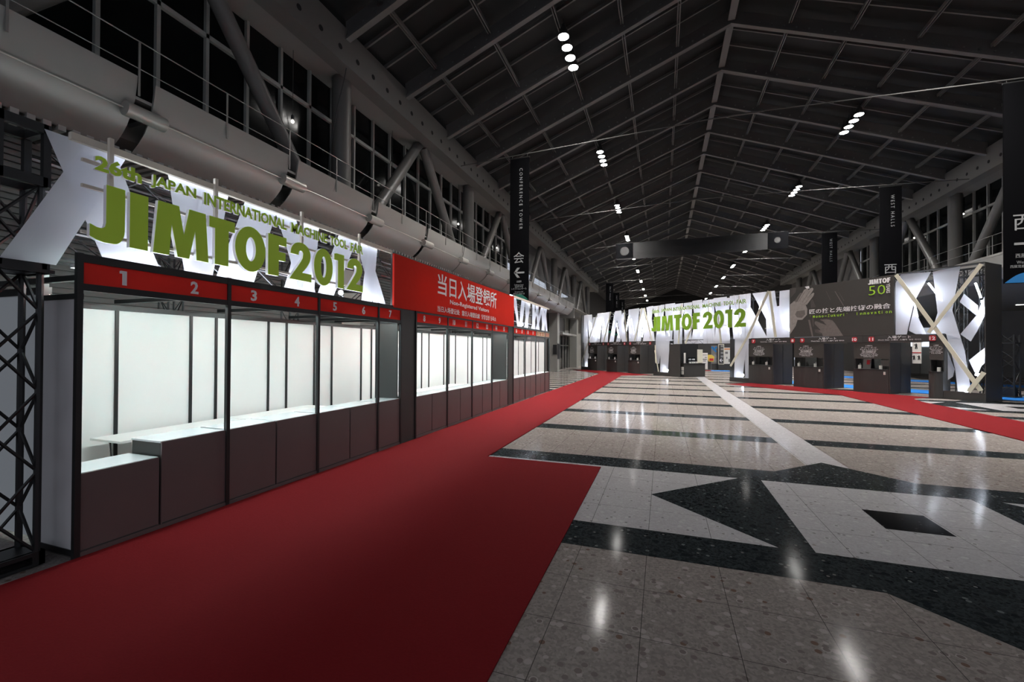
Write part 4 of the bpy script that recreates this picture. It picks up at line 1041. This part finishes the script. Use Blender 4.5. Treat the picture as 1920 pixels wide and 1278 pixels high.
# rear stand-alone tower
p = Vector((13.72, 24.05, 0))
t = thing('lattice_tower', p, 'black lattice tower with weight block standing behind the right-hand gate tower', 'lattice tower')
truss(t, p + UZ * .06, p + UZ * 2.62, GD, GN, .52, .03, .014, .5)
a = MB(); a.obox(p - GD * .3 - GN * .3, GD * .6, GN * .6, UZ * .06); a.build('base_plate', m_blk, t)
a = MB(); a.obox(p - GD * .22 - GN * .2 + UZ * .06, GD * .4, GN * .4, UZ * .34); a.build('weight_block', m_blkrough, t)
a = MB(); a.obox(p - GD * .3 - GN * .3 + UZ * 2.25, GD * .6, GN * .6, UZ * .05); a.build('top_plate', m_blk, t)

# sheer fabric of the gates
gst = [0]
def gstrip(ut0, ut1, ub0, ub1, lab, zb=2.64, zt=5.28, w0=None, fold=0.0):
    j = gst[0]; gst[0] += 1
    w0 = (-.06 - .028 * (j % 6)) if w0 is None else w0
    mb = MB(); n = 12; c = 12 if fold else 4
    for i in range(n):
        for q in range(c):
            def pt(a_, b_):
                tt = a_ / n; ss = b_ / c
                uu = (ub0 + (ub1 - ub0) * ss) * (1 - tt) + (ut0 + (ut1 - ut0) * ss) * tt
                wob = .012 * math.sin(4 * tt + 3 * ss + j) + fold * math.sin(ss * 30)
                return G(uu, w0 + wob, zb + (zt - zb) * tt)
            mb.quad(pt(i, q), pt(i, q + 1), pt(i + 1, q + 1), pt(i + 1, q))
    o = mb.build('fabric_strip', m_fab, None, True, False)
    return tag(o, lab, 'fabric strip', 'white gate fabric strips')
# right tower and the fabric left of it
RT = [('pale wide piece at its upper left', [(2.60, 5.28), (1.58, 5.2), (2.14, 4.02), (2.40, 2.64), (2.80, 2.64), (2.80, 4.9)]), ('grey narrow piece behind the long cream board', [(2.12, 4.0), (2.0, 3.3), (1.75, 2.64), (2.1, 2.64), (2.35, 2.8)]),
      ('bright upper centre piece', [(1.55, 5.2), (.70, 5.28), (.95, 3.5), (1.40, 3.5)]), ('piece behind the crossing of the cream boards', [(1.40, 3.54), (.95, 3.54), (.70, 2.4), (1.2, 2.64), (1.62, 2.64)]),
      ('long lower centre piece', [(1.16, 2.62), (.75, 2.6), (.6, 1.94), (.42, .33), (.81, .33), (.89, 1.24)]), ('small band falling right at its upper right', [(.63, 4.19), (.23, 3.69), (.23, 3.24), (.76, 3.88)]),
      ('band rising to its right edge', [(.75, 2.6), (.3, 3.3), (-.02, 4.29), (-.02, 3.5), (.27, 2.70), (.45, 2.3)]), ('small lower right piece', [(.52, 1.57), (-.02, 2.15), (-.02, 1.6), (.35, 1.1)]), ('small lower left piece', [(1.16, 1.9), (.95, 1.2), (1.0, .9), (1.16, .75)])]
for i, (nm, pts) in enumerate(RT):
    mb = MB(); mb.poly([G(u_, -.06 - .03 * i, z_) for u_, z_ in pts])
    tag(mb.build('fabric_strip', m_fab, None, False, False), 'sheer white fabric on the right-hand gate tower, ' + nm, 'fabric strip', 'white gate fabric strips')
# between picture board and the next tower
MT = [(8.95, 9.78, 7.5, 8.35, 2.64, 5.28), (9.9, 10.4, 8.85, 9.95, 2.64, 4.45), (7.52, 8.15, 7.5, 8.2, 2.64, 5.22), (8.45, 9.0, 8.1, 8.95, 2.64, 5.28), (8.1, 8.5, 7.9, 8.4, 2.64, 4.4)]
for i, (a_, b_, c_, d_, zb, zt) in enumerate(MT):
    gstrip(a_, b_, c_, d_, 'white fabric strip over the plates 7 and 8, %s from the right' % ORD[i], zb, zt)
# over the centre, with ruffled tops
CT = [(10.0, 11.5, 10.0, 11.2, 2.62, 5.32), (11.3, 12.3, 11.6, 12.5, 2.36, 5.2), (11.6, 12.6, 11.3, 12.0, 2.36, 5.3), (12.6, 13.5, 12.5, 13.5, 2.36, 5.25), (13.2, 13.9, 13.9, 14.6, 2.36, 5.1), (13.6, 14.5, 13.2, 13.9, 2.36, 5.32), (14.5, 15.3, 14.6, 15.2, 2.36, 5.25), (15.2, 16.2, 15.3, 16.1, 2.36, 5.24), (16.0, 17.0, 16.3, 16.9, 2.6, 5.33), (17.1, 17.5, 17.5, 18.1, 2.62, 5.32), (17.5, 18.4, 16.9, 17.6, 2.62, 5.3)]
for i, (a_, b_, c_, d_, zb, zt) in enumerate(CT):
    gstrip(a_, b_, c_, d_, 'white fabric strip behind the green gate letters, %s from the right' % ORD[i], zb, zt, None, .02 if i in (0, 3, 7) else 0)
# left wing
LT = [(18.75, 19.2, 18.2, 18.7, 2.62, 5.3), (18.4, 19.0, 18.9, 19.6, 2.62, 5.34), (19.2, 19.75, 19.7, 20.2, 2.62, 5.25), (19.4, 19.9, 18.6, 19.2, 2.62, 5.2), (19.95, 20.8, 20.3, 21.1, 2.62, 5.3), (20.8, 21.35, 20.75, 21.3, 2.62, 5.3), (21.8, 22.2, 22.5, 23.1, 2.62, 5.1), (22.4, 23.3, 21.6, 22.3, 2.62, 5.32), (22.6, 23.2, 23.3, 23.9, 2.62, 5.2), (23.9, 24.5, 24.2, 24.7, 2.62, 5.3), (24.3, 25.0, 24.6, 25.3, 2.62, 5.3), (25.0, 25.9, 25.5, 26.4, 2.62, 5.32), (25.8, 26.7, 26.3, 27.0, 2.62, 5.0), (26.9, 27.7, 26.6, 27.3, 2.62, 5.3), (27.3, 28.1, 27.4, 28.2, 2.62, 5.3)]
for i, (a_, b_, c_, d_, zb, zt) in enumerate(LT):
    gstrip(a_, b_, c_, d_, 'white fabric strip of the left gate wing, %s from the green letters' % ORD[i], zb, zt)
# lower fabrics of the towers
for (a_, b_, c_, d_, zb, zt, lab) in ((10.15, 11.0, 10.45, 11.05, .27, 2.7, 'tall fabric in the tower left of plate 7, wide piece'), (10.0, 10.4, 10.05, 10.3, .27, 2.7, 'tall fabric in the tower left of plate 7, narrow right piece'),
                                      (16.6, 17.5, 16.75, 17.6, .27, 2.7, 'tall fabric in the tower left of the information desk, wide piece'), (17.4, 18.1, 17.7, 18.1, .9, 2.7, 'tall fabric in the tower left of the information desk, short left piece'),
                                      (27.5, 28.35, 27.35, 28.2, .27, 2.7, 'tall fabric in the far left gate tower')):
    gstrip(a_, b_, c_, d_, lab, zb, zt)
# cream boards crossing in front of the fabric
def board(u0, z0, u1, z1, wd, lab, w0=.015):
    p, q = Vector((u0, z0)), Vector((u1, z1)); d = (q - p).normalized(); n = Vector((-d.y, d.x)) * wd / 2
    mb = MB(); gpoly(mb, [tuple(p + n), tuple(p - n), tuple(q - n), tuple(q + n)], w0, .02)
    tag(mb.build('cream_board', m_cream), lab, 'board', 'cream boards on the gate')
board(2.74, 5.26, .07, .42, .145, 'long cream board falling to the right across the right-hand gate tower')
board(.04, 5.24, 1.62, 2.68, .13, 'cream board rising to the upper right corner of the right-hand tower', .037)
board(-.02, 1.13, .42, .34, .145, 'short cream board making the low X at the right-hand tower foot', .037)
board(8.70, 5.28, 10.03, 2.72, .15, 'cream board of the inverted V over plate 7, left leg')
board(8.62, 5.26, 8.27, 2.66, .15, 'cream board of the inverted V over plate 7, right leg', .037)
board(10.02, 2.75, 11.22, .95, .13, 'cream board slanting down the tower left of plate 7')
board(15.3, 5.1, 15.55, 2.38, .12, 'cream board under the green gate letter T')
board(13.9, 4.3, 14.9, 2.38, .12, 'cream board slanting below the green gate letter F')
board(12.15, 4.3, 11.92, 2.36, .12, 'cream board below the green gate figure 0')
board(17.93, 2.3, 17.86, .95, .10, 'short upright cream board in the tower left of the information desk')
board(17.60, 2.6, 17.55, .3, .08, 'thin cream board leaning down the tower left of the information desk') if False else board(17.95, 1.9, 17.55, .3, .09, 'thin cream board leaning down the tower left of the information desk', .037)
board(25.82, 5.1, 28.34, .72, .10, 'long thin cream board falling left across the far left tower')
board(23.6, 5.27, 24.65, 2.66, .12, 'cream board over plate 3 leaning left')
board(21.72, 5.3, 21.36, 2.66, .12, 'cream board over plate 4 leaning right')
board(19.45, 5.26, 20.36, 2.66, .12, 'cream board over plate 5 leaning left')
board(19.2, 5.24, 18.28, 2.62, .12, 'cream board over plate 6 leaning right')
# tubes behind the gate fabric
def gtube(u0, z0, u1, z1, w0, lab, m=None):
    p, q = G(u0, w0, z0), G(u1, w0, z1); b = p if z0 < z1 else q
    t = thing('fluorescent_tube', b, lab, 'tube light', 'tubes behind the gate fabrics')
    MB().tube(p, q, .028, 8).build('tube', e_gate, t, True)
    MB().bar(p - GN * .045, q - GN * .045, .05, .03, GN).build('fitting', m_whiteb, t)
TB = [(1.82, 4.79, 1.39, 4.01), (1.52, 3.14, 1.81, 2.71), (.38, 4.59, .23, 4.0), (.21, 3.89, .0, 2.83), (.0, 2.23, .38, .98), (2.4, 4.6, 2.2, 3.4)]
for i, q in enumerate(TB): gtube(*q, -.42, 'bright tube light inside the right-hand gate tower, %s from the top' % ORD[i])
u = 7.9; i = 0
while u < 28.2:
    gtube(u, 3.0 + .25 * (i % 3), u + (.35 if i % 2 else -.35), 4.3 + .25 * (i % 3), -.55, 'bright tube light behind the gate fabrics, %s from the picture board' % ORD[i]); u += 1.02; i += 1
def gflood(u, w0, z, d, lab, r=.10):
    p = G(u, w0, z); dd = (GN * d[1] + GD * d[0] + UZ * d[2]).normalized()
    t = thing('flood_lamp', p, lab, 'flood lamp', 'flood lamps')
    MB().tube(p - dd * .14, p, r * .6, 12, r).build('housing', m_lampb, t, True)
    MB().tube(p, p + dd * .01, r * .9, 14).build('lens', e_flood, t)
    MB().tube(p - dd * .1, p - dd * .1 - UZ * .1, .015, 6).build('bracket', m_blk, t)
gflood(.62, -.45, .32, (0, .8, .25), 'flood lamp at the foot of the right-hand gate tower')
gflood(.33, -.5, 1.0, (0, .9, .2), 'small flood lamp behind the low X of the right-hand tower', .06)
gflood(10.75, -.45, .40, (0, .8, .25), 'flood lamp at the foot of the tower left of plate 7')
gflood(17.15, -.45, .40, (0, .8, .25), 'flood lamp at the foot of the tower left of the information desk')
gflood(27.8, -.45, .40, (0, .8, .25), 'flood lamp at the foot of the far left gate tower')

# green lettering of the gate
gs = thing('letter_sign', G(14, .12, 3.3), 'large green exhibition name letters on the gate over the centre opening', 'letter sign')
WL = .16
for key, ul, ur in (('J', 18.20, 17.62), ('I', 17.60, 17.25), ('M', 17.14, 15.92), ('T', 15.85, 15.12), ('O', 15.12, 14.2), ('F', 14.1, 13.5), ('2', 13.28, 12.46), ('0', 12.39, 11.58), ('1', 11.5, 10.99), ('2b', 10.88, 10.03)):
    mb = MB(); put_shape(mb, GL[key], G(ul, WL - .08, 3.33), XP, UZ, GN, ul - ur, 1.11, .077); o = mb.build('letter', m_lwhite, gs)
    mb = MB(); put_shape(mb, GL[key], G(ul, WL - .002, 3.33), XP, UZ, GN, ul - ur, 1.11, .004); mb.build('letter_face', m_green_dim, o)
for body, ul, ur, bo in (('26th', 18.14, 17.35, .03), ('JAPAN', 17.15, 16.08, .02), ('INTERNATIONAL', 15.94, 13.49, .02), ('MACHINE', 13.27, 11.81, .02), ('TOOL', 11.64, 10.85, .02), ('FAIR', 10.67, 10.0, .02)):
    mb = MB(); gtext(mb, body, ul, ur, 4.71, .27, WL - .04, .038, bo); o = mb.build('subtitle_word', m_lwhite, gs)
    mb = MB(); gtext(mb, body, ul, ur, 4.71, .27, WL - .002, .004, bo); mb.build('word_face', m_green_dim, o)
for z in (3.5, 4.2, 4.84):
    mb = MB(); gbox(mb, 10.05, 18.15, .045, .08, z - .02, z + .02); mb.build('cross_batten', m_wood, gs)
for u in (10.6, 12.9, 15.2, 17.6):
    mb = MB(); gbox(mb, u - .02, u + .02, .02, .045, 3.4, 5.2); mb.build('upright_batten', m_wood, gs)

# information desk in the centre opening
p0 = G(15.6, -.9, 0)
ds = thing('information_desk', p0, 'dark information desk with brochures in the centre opening of the gate', 'desk')
a = MB(); gbox(a, 15.35, 15.95, -2.3, -.3, .004, .95); a.build('counter', m_char, ds)
a = MB(); gbox(a, 15.30, 16.0, -2.35, -.25, .95, .98); a.build('counter_top', m_blk, ds)
a = MB(); gbox(a, 16.1, 16.15, -2.4, -.2, .004, 2.36); a.build('back_panel', m_blkrough, ds)
for i, (w0, z0, ww, hh, m_, nm, lab) in enumerate(((-.55, .98, .16, .75, m_paper, 'brochure_stand', 'tall white brochure stand at the left end of the information desk'), (-1.2, .98, .7, .42, m_screen, 'sign_plate', 'black sign plate with white lettering on the information desk'),
                                                   (-2.0, .98, .5, 1.0, m_cream, 'notice_panel', 'pale cream notice panel at the right end of the information desk'))):
    pp = G(15.55, w0, z0)
    t = thing(nm, pp, lab, nm.replace('_', ' '))
    a = MB(); gbox(a, 15.53, 15.56, w0 - ww / 2, w0 + ww / 2, z0, z0 + hh); a.build('panel', m_, t)
    a = MB(); gbox(a, 15.5, 15.62, w0 - ww / 3, w0 + ww / 3, z0, z0 + .02); a.build('foot', m_blk, t)
    if i == 1:
        a = MB(); put_text(a, '出展者・来場者', G(15.528, w0 + .3, z0 + .22), GN * -1, UZ, GD * -1, .6, .12, .003, .01); a.build('lettering', m_num, t)
for i in range(4):
    w0 = -1.05 - .2 * i
    t = tag(MB().obox(G(15.42, w0, .981), GD * .1, GN * .14, UZ * .12).build('paper_stack', m_paper), 'white paper stack on the information desk, %s from its left end' % ORD[i], 'papers', 'paper stacks on the information desk')
for i, z in enumerate((.2, .48)):
    a = MB(); gbox(a, 15.36, 15.60, -.285, -.25, z, z + .25)
    tag(a.build('brochure_rack', m_paper), 'white brochure rack on the desk end, %s one' % ('lower' if i == 0 else 'upper'), 'brochure rack', 'brochure racks')
# posters and stands before the black poster wall
def poster(x0, x1, z0, z1, m_, lab, nm='wall_poster', y=47.18):
    t = thing(nm, ((x0 + x1) / 2, y, z0), lab, 'poster')
    MB().box(x0, x1, y - .02, y + .018, z0, z1).build('sheet', m_, t)
    return t
t = thing('roll_up_banner', (3.9, 45.9, 0), 'cream roll-up banner with printed pictures left of the poster wall', 'roll-up banner')
MB().box(3.58, 4.16, 45.85, 45.95, .0, .12).build('base', m_greyp, t); MB().box(3.6, 4.12, 45.89, 45.91, .12, 1.68).build('sheet', m_paper, t)
a = MB()
for (x, z, w_, h_) in ((3.68, 1.45, .36, .06), (3.68, 1.0, .36, .1), (3.72, .85, .25, .08), (3.85, 1.2, .2, .08)): a.box(x, x + w_, 45.884, 45.89, z, z + h_)
a.build('print', m_greyp, t)
t = thing('pedestal_sign', (4.450, 46.2, 0), 'yellow and red shield-shaped sign on a thin post before the poster wall', 'sign')
MB().tube((4.450, 46.2, 0), (4.450, 46.2, .85), .02, 8).tube((4.450, 46.2, 0), (4.450, 46.2, .03), .2, 14).build('post', m_greyp, t)
MB().prism([(4.100, 46.17, 1.35), (4.200, 46.17, .85), (4.650, 46.17, .8), (4.750, 46.17, 1.3), (4.500, 46.17, 1.5), (4.200, 46.17, 1.5)], (0, .02, 0)).build('plate', m_yel, t)
MB().box(4.30, 4.65, 46.155, 46.168, .92, 1.15).build('red_patch', m_redp, t)
t = poster(4.55, 5.12, .6, 2.4, m_greyp, 'dark poster with blue bubbles and grey shapes on the poster wall')
a = MB()
for (x, z, r) in ((4.66, 2.2, .12), (4.82, 2.05, .15), (4.98, 2.22, .11), (4.95, 1.85, .1)): a.tube((x, 47.155, z), (x, 47.16, z), r, 12)
a.build('blue_dots', m_bluep, t)
a = MB()
for (x, z, r) in ((4.86, 1.3, .22), (4.92, .9, .16)): a.tube((x, 47.155, z), (x, 47.16, z), r, 12)
a.build('grey_dots', m_wallp, t)
t = thing('arrow_sign', (5.42, 46.9, 0), 'tall black sign with pale frame and white left arrow before the poster wall', 'sign')
MB().box(5.16, 5.68, 46.88, 46.93, .55, 2.55).build('frame', m_cream, t); MB().box(5.21, 5.63, 46.86, 46.88, .63, 2.48).build('plate', m_board, t)
MB().box(5.18, 5.66, 46.8, 47.0, 0, .55).build('base', m_char, t)
a = MB(); a.box(5.30, 5.58, 46.85, 46.86, .925, .985); a.prism([(5.26, 46.85, .955), (5.34, 46.85, .955), (5.48, 46.85, 1.12), (5.40, 46.85, 1.12)], (0, .01, 0)); a.prism([(5.26, 46.85, .955), (5.34, 46.85, .955), (5.48, 46.85, .79), (5.40, 46.85, .79)], (0, .01, 0)); a.build('arrow', m_num, t)
a = MB()
for z in (1.25, 1.6, 1.95, 2.25): a.box(5.38, 5.61, 46.853, 46.86, z, z + .18)
a.build('pictures', m_wallp, t)
t = poster(5.72, 6.4, .6, 2.2, m_paper, 'white poster with orange band right of the arrow sign')
MB().box(5.72, 6.4, 47.15, 47.158, 2.0, 2.13).build('orange_band', m_orange, t)
a = MB(); a.box(5.8, 6.05, 47.15, 47.158, 1.6, 1.8); a.box(5.9, 6.0, 47.15, 47.158, 1.1, 1.3); a.box(6.1, 6.25, 47.15, 47.158, .8, 1.1); a.build('print', m_greyp, t)
